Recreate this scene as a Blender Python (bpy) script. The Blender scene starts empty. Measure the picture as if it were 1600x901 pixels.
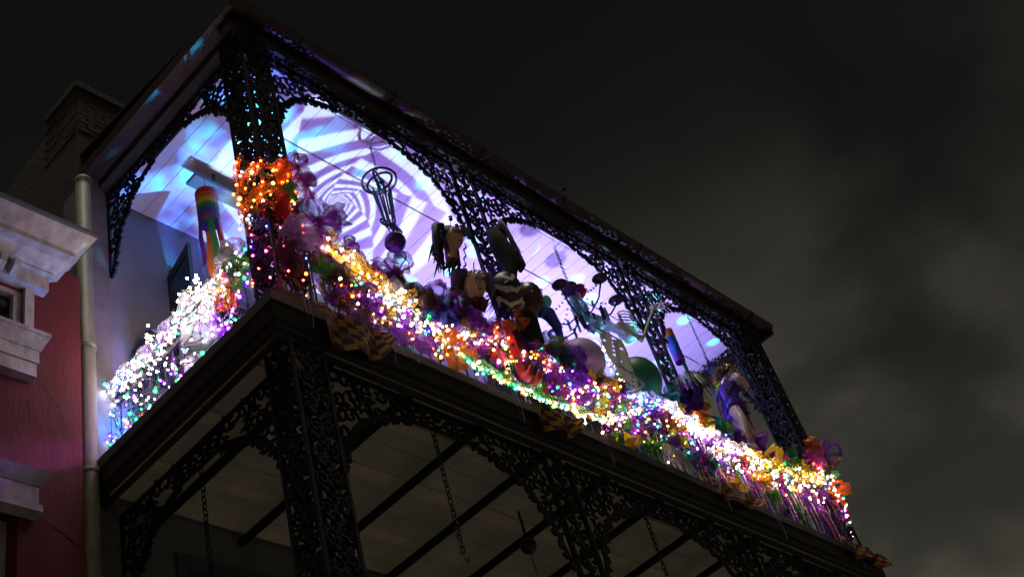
import bpy, math, random
from mathutils import Vector, Matrix, noise as mnoise
R = math.radians
PI = math.pi
sc = bpy.context.scene
col = sc.collection

# ------------------------------------------------------------------ camera
cam_d = bpy.data.cameras.new('camera')
cam = bpy.data.objects.new('camera', cam_d)
col.objects.link(cam)
cam_d.sensor_width = 36.0
cam_d.lens = 44.23
cam_d.clip_start = 0.05
cam_d.clip_end = 3000
# world axes seen from the camera (rows: right, down, forward)
CR = Vector((0.68549757, -0.68722693, -0.24044174))
CD = Vector((0.35732307, 0.60528792, -0.71129935))
CF = Vector((0.63436055, 0.40167859, 0.66048543))
m = Matrix(((CR.x, -CD.x, -CF.x, -4.976), (CR.y, -CD.y, -CF.y, -5.285), (CR.z, -CD.z, -CF.z, 1.6), (0, 0, 0, 1)))
cam.matrix_world = m
sc.camera = cam

# ------------------------------------------------------------------ render / view
sc.view_settings.view_transform = 'Standard'
sc.view_settings.look = 'None'
sc.view_settings.exposure = 0.0
sc.view_settings.gamma = 1.0
sc.render.engine = 'CYCLES'
sc.cycles.use_denoising = True
sc.cycles.denoiser = 'OPENIMAGEDENOISE'
sc.cycles.max_bounces = 6
sc.cycles.diffuse_bounces = 3
sc.cycles.transparent_max_bounces = 10
sc.cycles.sample_clamp_indirect = 4.0
sc.cycles.use_light_tree = True
sc.cycles.caustics_reflective = False
sc.cycles.caustics_refractive = False

# ------------------------------------------------------------------ night sky: city glow on low cloud
w = bpy.data.worlds.new('World')
sc.world = w
w.use_nodes = True
wn, wl = w.node_tree.nodes, w.node_tree.links
wn.clear()
out = wn.new('ShaderNodeOutputWorld')
bg = wn.new('ShaderNodeBackground')
tc = wn.new('ShaderNodeTexCoord')
sep = wn.new('ShaderNodeSeparateXYZ')
wl.new(tc.outputs['Generated'], sep.inputs[0])
mr = wn.new('ShaderNodeMapRange')
mr.inputs['From Min'].default_value = 0.84
mr.inputs['From Max'].default_value = 0.44
wl.new(sep.outputs['Z'], mr.inputs['Value'])
nz = wn.new('ShaderNodeTexNoise')
nz.inputs['Scale'].default_value = 3.7
nz.inputs['Detail'].default_value = 5.0
nz.inputs['Roughness'].default_value = 0.46
nz.inputs['Distortion'].default_value = 0.4
mp = wn.new('ShaderNodeMapping')
mp.inputs['Location'].default_value = (0.9, 6.3, 2.9)
wl.new(tc.outputs['Generated'], mp.inputs[0])
wl.new(mp.outputs[0], nz.inputs['Vector'])
cr = wn.new('ShaderNodeMapRange')
cr.interpolation_type = 'SMOOTHSTEP'
cr.inputs['From Min'].default_value = 0.36
cr.inputs['From Max'].default_value = 0.66
cr.inputs['To Min'].default_value = 0.20
cr.inputs['To Max'].default_value = 1.45
wl.new(nz.outputs['Fac'], cr.inputs['Value'])
mul = wn.new('ShaderNodeMath')
mul.operation = 'MULTIPLY'
pw = wn.new('ShaderNodeMath')
pw.operation = 'POWER'
pw.inputs[1].default_value = 2.9
wl.new(mr.outputs[0], pw.inputs[0])
wl.new(pw.outputs[0], mul.inputs[0])
wl.new(cr.outputs[0], mul.inputs[1])
mx = wn.new('ShaderNodeMix')
mx.data_type = 'RGBA'
wl.new(mul.outputs[0], mx.inputs['Factor'])
mx.inputs['A'].default_value = (0.0046, 0.0050, 0.0050, 1)
mx.inputs['B'].default_value = (0.108, 0.098, 0.076, 1)
wl.new(mx.outputs['Result'], bg.inputs['Color'])
bg.inputs['Strength'].default_value = 1.0
wl.new(bg.outputs[0], out.inputs[0])

# dim steep sun added so the street bounces light up to the lower ceiling
sun_d = bpy.data.lights.new('sun', 'SUN')
sun = bpy.data.objects.new('sun', sun_d)
col.objects.link(sun)
sun_d.energy = 1.1
sun_d.angle = R(18)
sun_d.color = (1.0, 0.92, 0.80)
sun.rotation_euler = Vector((0.08, 0.12, -0.99)).to_track_quat('-Z', 'Y').to_euler()


# ================================================================== helpers
class MB:
    def __init__(s):
        s.v, s.f, s.mi = [], [], []
        s.cur = 0

    def quad(s, *ids):
        s.f.append(ids)
        s.mi.append(s.cur)

    def box(s, x0, x1, y0, y1, z0, z1):
        n = len(s.v)
        s.v += [(x0, y0, z0), (x1, y0, z0), (x1, y1, z0), (x0, y1, z0), (x0, y0, z1), (x1, y0, z1), (x1, y1, z1), (x0, y1, z1)]
        for q in ((0, 3, 2, 1), (4, 5, 6, 7), (0, 1, 5, 4), (1, 2, 6, 5), (2, 3, 7, 6), (3, 0, 4, 7)):
            s.quad(*[n + i for i in q])
        return s

    def tube(s, path, rad, sides=6, cap=True, closed=False):
        P = [Vector(p) for p in path]
        k = len(P)
        rr = rad if isinstance(rad, (list, tuple)) else [rad] * k
        n0 = len(s.v)
        prev = None
        for i, p in enumerate(P):
            if closed:
                t = P[(i + 1) % k] - P[i - 1]
            else:
                t = P[min(i + 1, k - 1)] - P[max(i - 1, 0)]
            if t.length < 1e-9:
                t = Vector((0, 0, 1))
            t.normalize()
            if prev is None:
                a = Vector((0, 0, 1)) if abs(t.z) < 0.9 else Vector((1, 0, 0))
                u = t.cross(a).normalized()
            else:
                u = prev - t * prev.dot(t)
                u = u.normalized() if u.length > 1e-6 else t.orthogonal().normalized()
            prev = u
            b = t.cross(u)
            for j in range(sides):
                an = 2 * PI * j / sides
                q = p + (u * math.cos(an) + b * math.sin(an)) * rr[i]
                s.v.append(tuple(q))
        rng = k if closed else k - 1
        for i in range(rng):
            for j in range(sides):
                a = n0 + i * sides + j
                b_ = n0 + i * sides + (j + 1) % sides
                c = n0 + ((i + 1) % k) * sides + (j + 1) % sides
                d = n0 + ((i + 1) % k) * sides + j
                s.quad(a, b_, c, d)
        if cap and not closed:
            s.quad(*[n0 + j for j in reversed(range(sides))])
            s.quad(*[n0 + (k - 1) * sides + j for j in range(sides)])
        return s

    def prism(s, poly, th):
        # polygon in the local x/z plane, thickness along y
        n = len(s.v)
        k = len(poly)
        for x, z in poly:
            s.v.append((x, -th / 2, z))
        for x, z in poly:
            s.v.append((x, th / 2, z))
        s.quad(*[n + i for i in range(k)])
        s.quad(*[n + k + i for i in reversed(range(k))])
        for i in range(k):
            j = (i + 1) % k
            s.quad(n + j, n + i, n + k + i, n + k + j)
        return s

    def strip(s, pts, wid, th):
        # ribbon of a given width along a 2-D path in x/z, thickness along y
        n = len(s.v)
        k = len(pts)
        for i in range(k):
            a = pts[max(0, i - 1)]
            b = pts[min(k - 1, i + 1)]
            dx, dz = b[0] - a[0], b[1] - a[1]
            L = math.hypot(dx, dz) or 1
            nx, nz_ = -dz / L, dx / L
            h = (wid[i] if isinstance(wid, list) else wid) / 2
            x, z = pts[i]
            s.v += [(x + nx * h, -th / 2, z + nz_ * h), (x - nx * h, -th / 2, z - nz_ * h), (x + nx * h, th / 2, z + nz_ * h), (x - nx * h, th / 2, z - nz_ * h)]
        for i in range(k - 1):
            a, b = n + 4 * i, n + 4 * i + 4
            s.quad(a, a + 1, b + 1, b)
            s.quad(a + 2, b + 2, b + 3, a + 3)
            s.quad(a, b, b + 2, a + 2)
            s.quad(a + 1, a + 3, b + 3, b + 1)
        s.quad(n, n + 2, n + 3, n + 1)
        e = n + 4 * (k - 1)
        s.quad(e, e + 1, e + 3, e + 2)
        return s

    def grid(s, rows):
        n = len(s.v)
        a, b = len(rows), len(rows[0])
        for r in rows:
            s.v += [tuple(p) for p in r]
        for i in range(a - 1):
            for j in range(b - 1):
                s.quad(n + i * b + j, n + i * b + j + 1, n + (i + 1) * b + j + 1, n + (i + 1) * b + j)
        return s

    def ball(s, c, r, seg=8, ring=6, sc_=(1, 1, 1), fn=None):
        n = len(s.v)
        c = Vector(c)
        for i in range(ring + 1):
            th = PI * i / ring
            for j in range(seg):
                ph = 2 * PI * j / seg
                d = Vector((math.sin(th) * math.cos(ph), math.sin(th) * math.sin(ph), math.cos(th)))
                k = fn(d) if fn else 1.0
                s.v.append((c.x + d.x * r * sc_[0] * k, c.y + d.y * r * sc_[1] * k, c.z + d.z * r * sc_[2] * k))
        for i in range(ring):
            for j in range(seg):
                a = n + i * seg + j
                b = n + i * seg + (j + 1) % seg
                s.quad(a, a + seg, b + seg, b)
        return s

    def ico(s, c, r):
        n = len(s.v)
        for d in ICO_V:
            s.v.append((c[0] + d[0] * r, c[1] + d[1] * r, c[2] + d[2] * r))
        for f in ICO_F:
            s.quad(*[n + i for i in f])
        return s

    def mesh(s, name, mats, smooth=False):
        me = bpy.data.meshes.new(name)
        me.from_pydata(s.v, [], s.f)
        if not isinstance(mats, (list, tuple)):
            mats = [mats]
        for m_ in mats:
            me.materials.append(m_)
        if any(s.mi):
            me.polygons.foreach_set('material_index', s.mi)
        if smooth:
            me.polygons.foreach_set('use_smooth', [True] * len(me.polygons))
        me.update()
        return me

    def build(s, name, mats, parent=None, loc=(0, 0, 0), rot=(0, 0, 0), smooth=False):
        return put(name, s.mesh(name, mats, smooth), parent, loc, rot)


g = (1 + 5 ** .5) / 2
L_ = math.hypot(1, g)
ICO_V = [tuple(c / L_ for c in p) for p in ((-1, g, 0), (1, g, 0), (-1, -g, 0), (1, -g, 0), (0, -1, g), (0, 1, g), (0, -1, -g), (0, 1, -g), (g, 0, -1), (g, 0, 1), (-g, 0, -1), (-g, 0, 1))]
ICO_F = [(0, 11, 5), (0, 5, 1), (0, 1, 7), (0, 7, 10), (0, 10, 11), (1, 5, 9), (5, 11, 4), (11, 10, 2), (10, 7, 6), (7, 1, 8), (3, 9, 4), (3, 4, 2), (3, 2, 6), (3, 6, 8), (3, 8, 9), (4, 9, 5), (2, 4, 11), (6, 2, 10), (8, 6, 7), (9, 8, 1)]


def put(name, me, parent=None, loc=(0, 0, 0), rot=(0, 0, 0), scale=None):
    o = bpy.data.objects.new(name, me)
    col.objects.link(o)
    o.parent = parent
    o.location = loc
    o.rotation_euler = rot
    if scale:
        o.scale = scale
    return o


def tag(o, label=None, cat=None, group=None, kind=None):
    if label: o['label'] = label
    if cat: o['category'] = cat
    if group: o['group'] = group
    if kind: o['kind'] = kind
    return o


def thing(name, label, cat, loc=(0, 0, 0), rz=0, group=None):
    o = bpy.data.objects.new(name, None)
    col.objects.link(o)
    o.location = loc
    o.rotation_euler = (0, 0, rz)
    o.empty_display_size = 0.1
    return tag(o, label, cat, group)


def lerp(a, b, t):
    return a + (b - a) * t


# ------------------------------------------------------------------ materials
def mat(name, c, rough=0.6, metal=0.0, var=0.0, vscale=6.0, bump=0.0, bscale=40.0, spec=0.5, c2=None, stretch=None):
    m_ = bpy.data.materials.new(name)
    m_.use_nodes = True
    nt = m_.node_tree
    b = nt.nodes['Principled BSDF']
    b.inputs['Base Color'].default_value = (*c, 1)
    b.inputs['Roughness'].default_value = rough
    b.inputs['Metallic'].default_value = metal
    b.inputs['Specular IOR Level'].default_value = spec
    if var or bump:
        t = nt.nodes.new('ShaderNodeTexCoord')
        vec = t.outputs['Object']
        if stretch:
            mp_ = nt.nodes.new('ShaderNodeMapping')
            mp_.inputs['Scale'].default_value = stretch
            nt.links.new(vec, mp_.inputs[0])
            vec = mp_.outputs[0]
    if var:
        n = nt.nodes.new('ShaderNodeTexNoise')
        n.inputs['Scale'].default_value = vscale
        n.inputs['Detail'].default_value = 7
        n.inputs['Roughness'].default_value = 0.65
        nt.links.new(vec, n.inputs['Vector'])
        rp = nt.nodes.new('ShaderNodeMapRange')
        rp.inputs['From Min'].default_value = 0.3
        rp.inputs['From Max'].default_value = 0.7
        nt.links.new(n.outputs['Fac'], rp.inputs['Value'])
        mx_ = nt.nodes.new('ShaderNodeMix')
        mx_.data_type = 'RGBA'
        c2_ = c2 or tuple(max(0, x * (1 - var)) for x in c)
        mx_.inputs['A'].default_value = (*c2_, 1)
        mx_.inputs['B'].default_value = (*c, 1)
        nt.links.new(rp.outputs[0], mx_.inputs['Factor'])
        nt.links.new(mx_.outputs['Result'], b.inputs['Base Color'])
    if bump:
        n2 = nt.nodes.new('ShaderNodeTexNoise')
        n2.inputs['Scale'].default_value = bscale
        n2.inputs['Detail'].default_value = 5
        nt.links.new(vec, n2.inputs['Vector'])
        bp = nt.nodes.new('ShaderNodeBump')
        bp.inputs['Strength'].default_value = bump
        bp.inputs['Distance'].default_value = 0.02
        nt.links.new(n2.outputs['Fac'], bp.inputs['Height'])
        nt.links.new(bp.outputs[0], b.inputs['Normal'])
    return m_


def glow(name, c, s):
    m_ = bpy.data.materials.new(name)
    m_.use_nodes = True
    b = m_.node_tree.nodes['Principled BSDF']
    b.inputs['Base Color'].default_value = (*c, 1)
    b.inputs['Emission Color'].default_value = (*c, 1)
    b.inputs['Emission Strength'].default_value = s
    return m_


def tulle(name, c, holes=0.35, glit=0.0):
    c = tuple(min(0.85, x * 1.45) for x in c)
    m_ = bpy.data.materials.new(name)
    m_.use_nodes = True
    nt = m_.node_tree
    nt.nodes.clear()
    o = nt.nodes.new('ShaderNodeOutputMaterial')
    d = nt.nodes.new('ShaderNodeBsdfDiffuse')
    t = nt.nodes.new('ShaderNodeBsdfTranslucent')
    gl = nt.nodes.new('ShaderNodeBsdfGlossy')
    tr = nt.nodes.new('ShaderNodeBsdfTransparent')
    gl.inputs['Roughness'].default_value = 0.38
    tcn = nt.nodes.new('ShaderNodeTexCoord')
    n = nt.nodes.new('ShaderNodeTexNoise')
    n.inputs['Scale'].default_value = 26
    n.inputs['Detail'].default_value = 4
    nt.links.new(tcn.outputs['Object'], n.inputs['Vector'])
    mx_ = nt.nodes.new('ShaderNodeMix')
    mx_.data_type = 'RGBA'
    mx_.inputs['A'].default_value = (*[x * 0.45 for x in c], 1)
    mx_.inputs['B'].default_value = (*c, 1)
    nt.links.new(n.outputs['Fac'], mx_.inputs['Factor'])
    for q in (d, t):
        nt.links.new(mx_.outputs['Result'], q.inputs['Color'])
    gl.inputs['Color'].default_value = (*[min(1, x * 0.8 + 0.1) for x in c], 1)
    a = nt.nodes.new('ShaderNodeMixShader')
    a.inputs[0].default_value = 0.6
    nt.links.new(d.outputs[0], a.inputs[1])
    nt.links.new(t.outputs[0], a.inputs[2])
    b = nt.nodes.new('ShaderNodeMixShader')
    b.inputs[0].default_value = 0.10 + glit
    nt.links.new(a.outputs[0], b.inputs[1])
    nt.links.new(gl.outputs[0], b.inputs[2])
    e = nt.nodes.new('ShaderNodeMixShader')
    wv = nt.nodes.new('ShaderNodeTexNoise')
    wv.inputs['Scale'].default_value = 95
    wv.inputs['Detail'].default_value = 1
    nt.links.new(tcn.outputs['Object'], wv.inputs['Vector'])
    mr_ = nt.nodes.new('ShaderNodeMapRange')
    mr_.inputs['From Min'].default_value = 0.35
    mr_.inputs['From Max'].default_value = 0.65
    mr_.inputs['To Min'].default_value = max(0, holes - 0.3)
    mr_.inputs['To Max'].default_value = min(1, holes + 0.3)
    nt.links.new(wv.outputs['Fac'], mr_.inputs['Value'])
    nt.links.new(mr_.outputs[0], e.inputs[0])
    nt.links.new(b.outputs[0], e.inputs[1])
    nt.links.new(tr.outputs[0], e.inputs[2])
    nt.links.new(e.outputs[0], o.inputs[0])
    return m_


M = {}
M['iron'] = mat('cast_iron', (0.007, 0.0065, 0.008), 0.55, 0.0, 0.4, 20, 0.4, 90, spec=0.3)
M['dark_wood'] = mat('weathered_dark_wood', (0.045, 0.040, 0.034), 0.75, 0, 0.55, 5, 0.4, 60, stretch=(1, 6, 10))
M['dark_wood_end'] = mat('weathered_dark_wood_end', (0.045, 0.040, 0.034), 0.75, 0, 0.55, 5, 0.4, 60, stretch=(6, 1, 10))
M['roof'] = mat('rust_red_sheet', (0.040, 0.018, 0.015), 0.6, 0.0, 0.5, 3, 0.3, 30)
M['gutter'] = mat('rust_red_gutter', (0.045, 0.019, 0.016), 0.5, 0.0, 0.6, 4, 0.3, 30)
M['board'] = mat('white_ceiling_paint', (0.74, 0.72, 0.70), 0.6, 0, 0.12, 3, 0.12, 30, stretch=(6, 1, 1))
M['batten'] = mat('grey_ceiling_batten', (0.30, 0.28, 0.29), 0.6, 0, 0.3, 8)
M['ceil_low'] = mat('aged_white_ceiling', (0.68, 0.64, 0.56), 0.8, 0, 0.35, 1.6, 0.2, 20)
M['ceil_strip'] = mat('aged_tan_strip', (0.80, 0.71, 0.55), 0.8, 0, 0.3, 4, 0.2, 20)
M['stucco'] = mat('grey_stucco', (0.20, 0.20, 0.205), 0.85, 0, 0.35, 1.5, 0.35, 22)
M['brick'] = mat('old_brick', (0.060, 0.044, 0.034), 0.9, 0, 0.6, 3, 0.6, 25)
M['mortar'] = mat('old_mortar', (0.085, 0.075, 0.06), 0.9, 0, 0.5, 4, 0.4, 40)
M['red'] = mat('red_stucco', (0.12, 0.007, 0.010), 0.85, 0, 0.35, 1.2, 0.3, 14, c2=(0.070, 0.006, 0.010), stretch=(1.6, 1.6, 0.5))
M['white'] = mat('white_trim_paint', (0.52, 0.50, 0.51), 0.6, 0, 0.55, 4, 0.35, 34, stretch=(2, 1.5, 1))
M['glass'] = mat('dark_window_glass', (0.012, 0.016, 0.022), 0.06)
M['slate'] = mat('slate_edge', (0.10, 0.10, 0.11), 0.6, 0, 0.4, 8)
M['pipe'] = mat('buff_downpipe', (0.25, 0.23, 0.15), 0.6, 0, 0.65, 7, 0.25, 20, stretch=(1, 1, 0.25))
M['pipe_trim'] = mat('grey_corner_board', (0.18, 0.17, 0.16), 0.7, 0, 0.4, 4)
M['shutter'] = mat('black_green_shutter', (0.015, 0.02, 0.018), 0.5)
M['plank'] = mat('brown_plank', (0.16, 0.11, 0.075), 0.7, 0, 0.45, 3, 0.2, 30, stretch=(1, 8, 8))
M['asphalt'] = mat('asphalt', (0.20, 0.19, 0.17), 0.9, 0, 0.3, 2, 0.4, 60)
M['paving'] = mat('paving', (0.40, 0.37, 0.32), 0.9, 0, 0.3, 2, 0.3, 30)
M['black_cloth'] = mat('black_cloth', (0.010, 0.009, 0.012), 0.9, 0, 0.3, 12)
M['steel'] = mat('dull_steel', (0.25, 0.25, 0.28), 0.35, 0.8)
M['dark_metal'] = mat('dark_purple_metal', (0.06, 0.045, 0.08), 0.35, 0.7)
M['wire'] = mat('dark_green_wire', (0.012, 0.02, 0.014), 0.5)
M['white_wire'] = mat('white_wire', (0.75, 0.75, 0.75), 0.4)
M['bone'] = mat('bone_plastic', (0.72, 0.68, 0.55), 0.5, 0, 0.3, 12)
M['skin'] = mat('pale_pink_plastic', (0.62, 0.40, 0.38), 0.4)
M['tan'] = mat('tan_face', (0.58, 0.36, 0.22), 0.5, 0, 0.2, 10)
M['hair'] = mat('dark_brown_hair', (0.022, 0.012, 0.016), 0.35, 0, 0.5, 60, 0.6, 120, stretch=(1, 1, 0.1))
M['white_hair'] = mat('grey_white_hair', (0.45, 0.42, 0.44), 0.45, 0, 0.5, 60, 0.6, 120, stretch=(1, 1, 0.1))
M['brown_mask'] = mat('brown_mask', (0.055, 0.022, 0.016), 0.3)
M['red_cloth'] = mat('red_satin', (0.42, 0.025, 0.03), 0.35)
M['dark_red_cloth'] = mat('dark_red_satin', (0.10, 0.008, 0.02), 0.35)
M['harl_y'] = mat('harlequin_gold', (0.20, 0.105, 0.006), 0.8, spec=0.08)
M['harl_p'] = mat('harlequin_purple', (0.040, 0.006, 0.026), 0.8, spec=0.08)
M['harl_g'] = mat('harlequin_green', (0.09, 0.065, 0.01), 0.8, spec=0.08)
M['gold_sign'] = mat('gold_sign', (0.55, 0.35, 0.06), 0.4, 0, 0.15, 20)
M['brown_ink'] = mat('brown_lettering', (0.06, 0.02, 0.008), 0.5)
M['acrylic'] = mat('frosted_panel', (0.50, 0.44, 0.56), 0.25)
M['gem'] = mat('blue_gem', (0.03, 0.12, 0.6), 0.08)
M['teal_gem'] = mat('teal_bead', (0.12, 0.62, 0.55), 0.12)
M['purple_ball'] = mat('purple_foil_ball', (0.12, 0.025, 0.20), 0.25, 0.5, 0.5, 30, 0.5, 60)
M['green_balloon'] = mat('green_globe', (0.02, 0.16, 0.08), 0.45)
M['lav_balloon'] = mat('lavender_globe', (0.55, 0.38, 0.70), 0.5)
M['paper'] = mat('white_cut_paper', (0.75, 0.72, 0.62), 0.8)
M['silver'] = mat('silver_tinsel', (0.45, 0.44, 0.40), 0.2, 0.9)
M['black_plastic'] = mat('black_plastic', (0.012, 0.012, 0.014), 0.4)
M['fur'] = mat('purple_fur', (0.16, 0.03, 0.42), 0.9, 0, 0.4, 60, 0.8, 90)
M['grey_cloth'] = mat('grey_cloth', (0.09, 0.07, 0.16), 0.8)
M['teal_cloth'] = tulle('mint_cloth', (0.30, 0.75, 0.66), 0.3)
SAT = {'red': (0.50, 0.03, 0.03), 'orange': (0.60, 0.16, 0.015), 'yellow': (0.62, 0.45, 0.03), 'green': (0.03, 0.24, 0.07), 'blue': (0.02, 0.08, 0.45), 'purple': (0.16, 0.03, 0.36)}
for k_, c_ in SAT.items():
    M['sat_' + k_] = mat('satin_' + k_, c_, 0.5)
TUL = {'p': ('purple', (0.20, 0.03, 0.42)), 'o': ('orange', (0.62, 0.16, 0.02)), 'y': ('gold', (0.58, 0.42, 0.03)), 'g': ('green', (0.07, 0.30, 0.06)), 'm': ('pink', (0.48, 0.06, 0.28)), 'd': ('bronze', (0.10, 0.055, 0.06)), 'b': ('blue', (0.04, 0.07, 0.52)), 't': ('teal', (0.03, 0.26, 0.28)), 'l': ('lilac', (0.42, 0.28, 0.55)), 'r': ('red', (0.45, 0.03, 0.03)), 's': ('silver', (0.40, 0.38, 0.46))}
for k_, (n_, c_) in TUL.items():
    M['tulle_' + k_] = tulle('tulle_' + n_, c_, 0.32 if k_ not in 'lsp' else 0.42, 0.15 if k_ in 'ds' else 0.05)
BULB = {'w': ((1.0, 0.74, 0.56), 26), 'c': ((0.72, 0.74, 1.0), 26), 'p': ((0.26, 0.015, 1.0), 30), 'g': ((0.006, 0.80, 0.13), 12), 'o': ((1.0, 0.14, 0.008), 22), 'r': ((1.0, 0.03, 0.02), 22), 'b': ((0.03, 0.06, 1.0), 30), 'y': ((1.0, 0.40, 0.04), 22), 't': ((0.02, 0.80, 0.50), 14), 'm': ((1.0, 0.08, 0.42), 24)}
for k_, (c_, s_) in BULB.items():
    M['bulb_' + k_] = glow('bulb_' + k_, c_, s_ * 3.3)
def glow_petal_mat(name, c):
    m_ = bpy.data.materials.new(name)
    m_.use_nodes = True
    nt = m_.node_tree
    nt.nodes.clear()
    o = nt.nodes.new('ShaderNodeOutputMaterial')
    a = nt.nodes.new('ShaderNodeMixShader')
    d = nt.nodes.new('ShaderNodeBsdfDiffuse')
    t = nt.nodes.new('ShaderNodeBsdfTranslucent')
    tr = nt.nodes.new('ShaderNodeBsdfTransparent')
    b = nt.nodes.new('ShaderNodeMixShader')
    d.inputs[0].default_value = t.inputs[0].default_value = (*c, 1)
    a.inputs[0].default_value = 0.6
    b.inputs[0].default_value = 0.5
    nt.links.new(d.outputs[0], a.inputs[1]); nt.links.new(t.outputs[0], a.inputs[2])
    nt.links.new(a.outputs[0], b.inputs[1]); nt.links.new(tr.outputs[0], b.inputs[2])
    nt.links.new(b.outputs[0], o.inputs[0])
    return m_


for k_, (c_, s_) in BULB.items():
    M['petal_' + k_] = glow_petal_mat('petal_' + k_, tuple(min(0.85, 0.04 + 0.8 * x) for x in c_))
BNAME = {'w': 'warm_white', 'c': 'cool_white', 'p': 'purple', 'g': 'green', 'o': 'orange', 'r': 'red', 'b': 'blue', 'y': 'amber', 't': 'teal', 'm': 'pink'}

# ================================================================== ground
gmb = MB()
gmb.v = [(-600, -600, 0), (600, -600, 0), (600, 600, 0), (-600, 600, 0)]
gmb.quad(0, 1, 2, 3)
tag(gmb.build('street', M['asphalt']), kind='structure')
pv = MB().box(-30, 40, -0.4, 3.2, -0.05, 0.14)
tag(pv.build('pavement', M['paving']), kind='structure')

# ================================================================== town house
YW = 2.65           # front wall
ZF = 8.6            # top of the gallery floor
ZC = 12.40          # gallery ceiling
XL, XR = 0.0, 9.55  # ends of the house front
house = thing('town_house', 'tall grey stuccoed town house behind the two iron galleries', 'house', (0, YW, 0))
wmb = MB()
# front wall with door openings on both storeys (x0,x1,z0,z1)
doors = [(1.15, 2.25, 8.62, 11.55), (4.25, 5.35, 8.62, 11.55), (7.35, 8.45, 8.62, 11.55), (0.95, 2.2, 4.62, 7.9), (4.25, 5.5, 4.62, 7.9), (7.35, 8.45, 4.62, 7.9)]
def wall_with_holes(mb, x0, x1, z0, z1, holes, y0, y1):
    xs = sorted({x0, x1, *[h[0] for h in holes], *[h[1] for h in holes]})
    zs = sorted({z0, z1, *[h[2] for h in holes], *[h[3] for h in holes]})
    for a, b in zip(xs, xs[1:]):
        run = None
        for c, d in zip(zs, zs[1:]):
            mid = ((a + b) / 2, (c + d) / 2)
            solid = not any(h[0] < mid[0] < h[1] and h[2] < mid[1] < h[3] for h in holes)
            if solid:
                run = (run[0] if run else c, d)
            if (not solid or d == zs[-1]) and run:
                mb.box(a, b, y0, y1, run[0], run[1])
                run = None
wall_with_holes(wmb, XL, XR, 0.15, 12.40, doors, 0, 0.3)
sw = MB().box(XL, XR, 0.002, 0.3, 12.401, 13.35).box(XL, XL + 0.3, 0.301, 9, 0.15, 13.35).box(XR - 0.3, XR, 0.301, 9, 0.15, 13.35)
sw.build('brick_wall', M['brick'], house)
wmb.build('wall', M['stucco'], house)
for i, (x0, x1, z0, z1) in enumerate(doors):
    d = MB().box(x0, x1, 0.16, 0.2, z0, z1).build('door', M['black_plastic'], house)
    fr = MB()
    fr.box(x0 - 0.08, x0 + 0.04, -0.03, 0.15, z0, z1 + 0.1).box(x1 - 0.04, x1 + 0.08, -0.03, 0.15, z0, z1 + 0.1).box(x0 + 0.041, x1 - 0.041, -0.03, 0.15, z1 - 0.03, z1 + 0.1)
    fr.build('frame', M['slate'], d)
    if i < 3:
        for s_ in (-1, 1):
            # louvred shutter leaf standing open into the gallery
            hx = x0 - 0.09 if s_ < 0 else x1 + 0.09
            sh = MB()
            sh.box(-0.02, 0.02, -0.55, -0.48, z0, z1).box(-0.02, 0.02, -0.07, 0, z0, z1)
            for zz in (z0, (z0 + z1) / 2, z1 - 0.1):
                sh.box(-0.0198, 0.0198, -0.479, -0.071, zz + 0.001, zz + 0.099)
            k = int((z1 - z0) / 0.055)
            for q in range(k):
                zz = z0 + 0.03 + q * 0.055
                n0 = len(sh.v)
                sh.box(-0.016, 0.016, -0.479, -0.071, zz, zz + 0.012)
                for r_ in range(8):
                    vx, vy, vz = sh.v[n0 + r_]
                    sh.v[n0 + r_] = (vx, vy, vz + vx * 0.9)
            sh.build('shutter', M['shutter'], d, (hx, 0, 0), (0, 0, R(12) * s_))
# brick parapet over the gallery, bricks laid one by one on the two faces that show
par = MB().box(XL + 0.012, XR, 0.012, 0.55, 13.351, 14.1)
par.build('parapet', M['mortar'], house)
MB().box(XL - 0.05, XR + 0.05, -0.05, 0.62, 14.101, 14.2).build('coping', M['brick'], house)
bm_f = MB().box(0, 0.212, 0, 0.03, 0, 0.064).mesh('brick', M['brick'])
bm_s = MB().box(0, 0.03, 0, 0.212, 0, 0.064).mesh('brick', M['brick'])
rnd = random.Random(5)
for r_ in range(10):
    z = 13.36 + r_ * 0.074
    off = 0.11 if r_ % 2 else 0
    for q in range(8):
        x = 0.002 + q * 0.222 - off
        if x < 0: continue
        put('brick', bm_f, house, (x, -0.012 + rnd.uniform(-.004, .004), z))
    if r_ % 2:
        put('brick', bm_f, house, (0.002, -0.012, z), scale=(0.46, 1, 1))
    for q in range(3):
        y = 0.02 + q * 0.222 - off * 0.5
        if y < 0.02: y = 0.02
        put('brick', bm_s, house, (XL - 0.012 + rnd.uniform(-.004, .004), y, z))
# stepped gable behind the parapet
gb = MB()
gb.v = [(0.02, 0.56, 13.352), (0.3, 0.56, 13.352), (0.3, 4.4, 13.352), (0.02, 4.4, 13.352), (0.02, 0.56, 14.0), (0.3, 0.56, 14.0)]
gb.quad(0, 3, 2, 1); gb.quad(0, 1, 5, 4); gb.quad(4, 5, 2, 3); gb.quad(0, 4, 3); gb.quad(1, 2, 5)
gb.build('gable', M['brick'], house)
cb = MB().box(0.12, 0.30, -0.035, -0.001, 4.6, 12.9)
cb.build('corner_board', M['pipe_trim'], house)

# downpipe in the corner between the two houses
dp = thing('downpipe', 'buff round downpipe in the corner between red house and gallery', 'pipe', (-0.045, 2.50, 0))
MB().tube([(0, 0, 0.15), (0, 0, 4), (0, 0, 8), (0, 0, 12.3)], 0.078, 16).build('pipe', M['pipe'], dp, smooth=True)
for z in (12.26, 11.4, 9.9, 8.45, 6.6):
    MB().tube([(0, 0, z), (0, 0, z + 0.05)], 0.088, 16).build('collar', M['pipe'], dp, smooth=True)
MB().tube([(0.07, -0.05, 8.42), (0.12, -0.09, 8.40), (0.12, -0.09, 8.34)], 0.014, 6).build('hook', M['iron'], dp)

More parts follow.
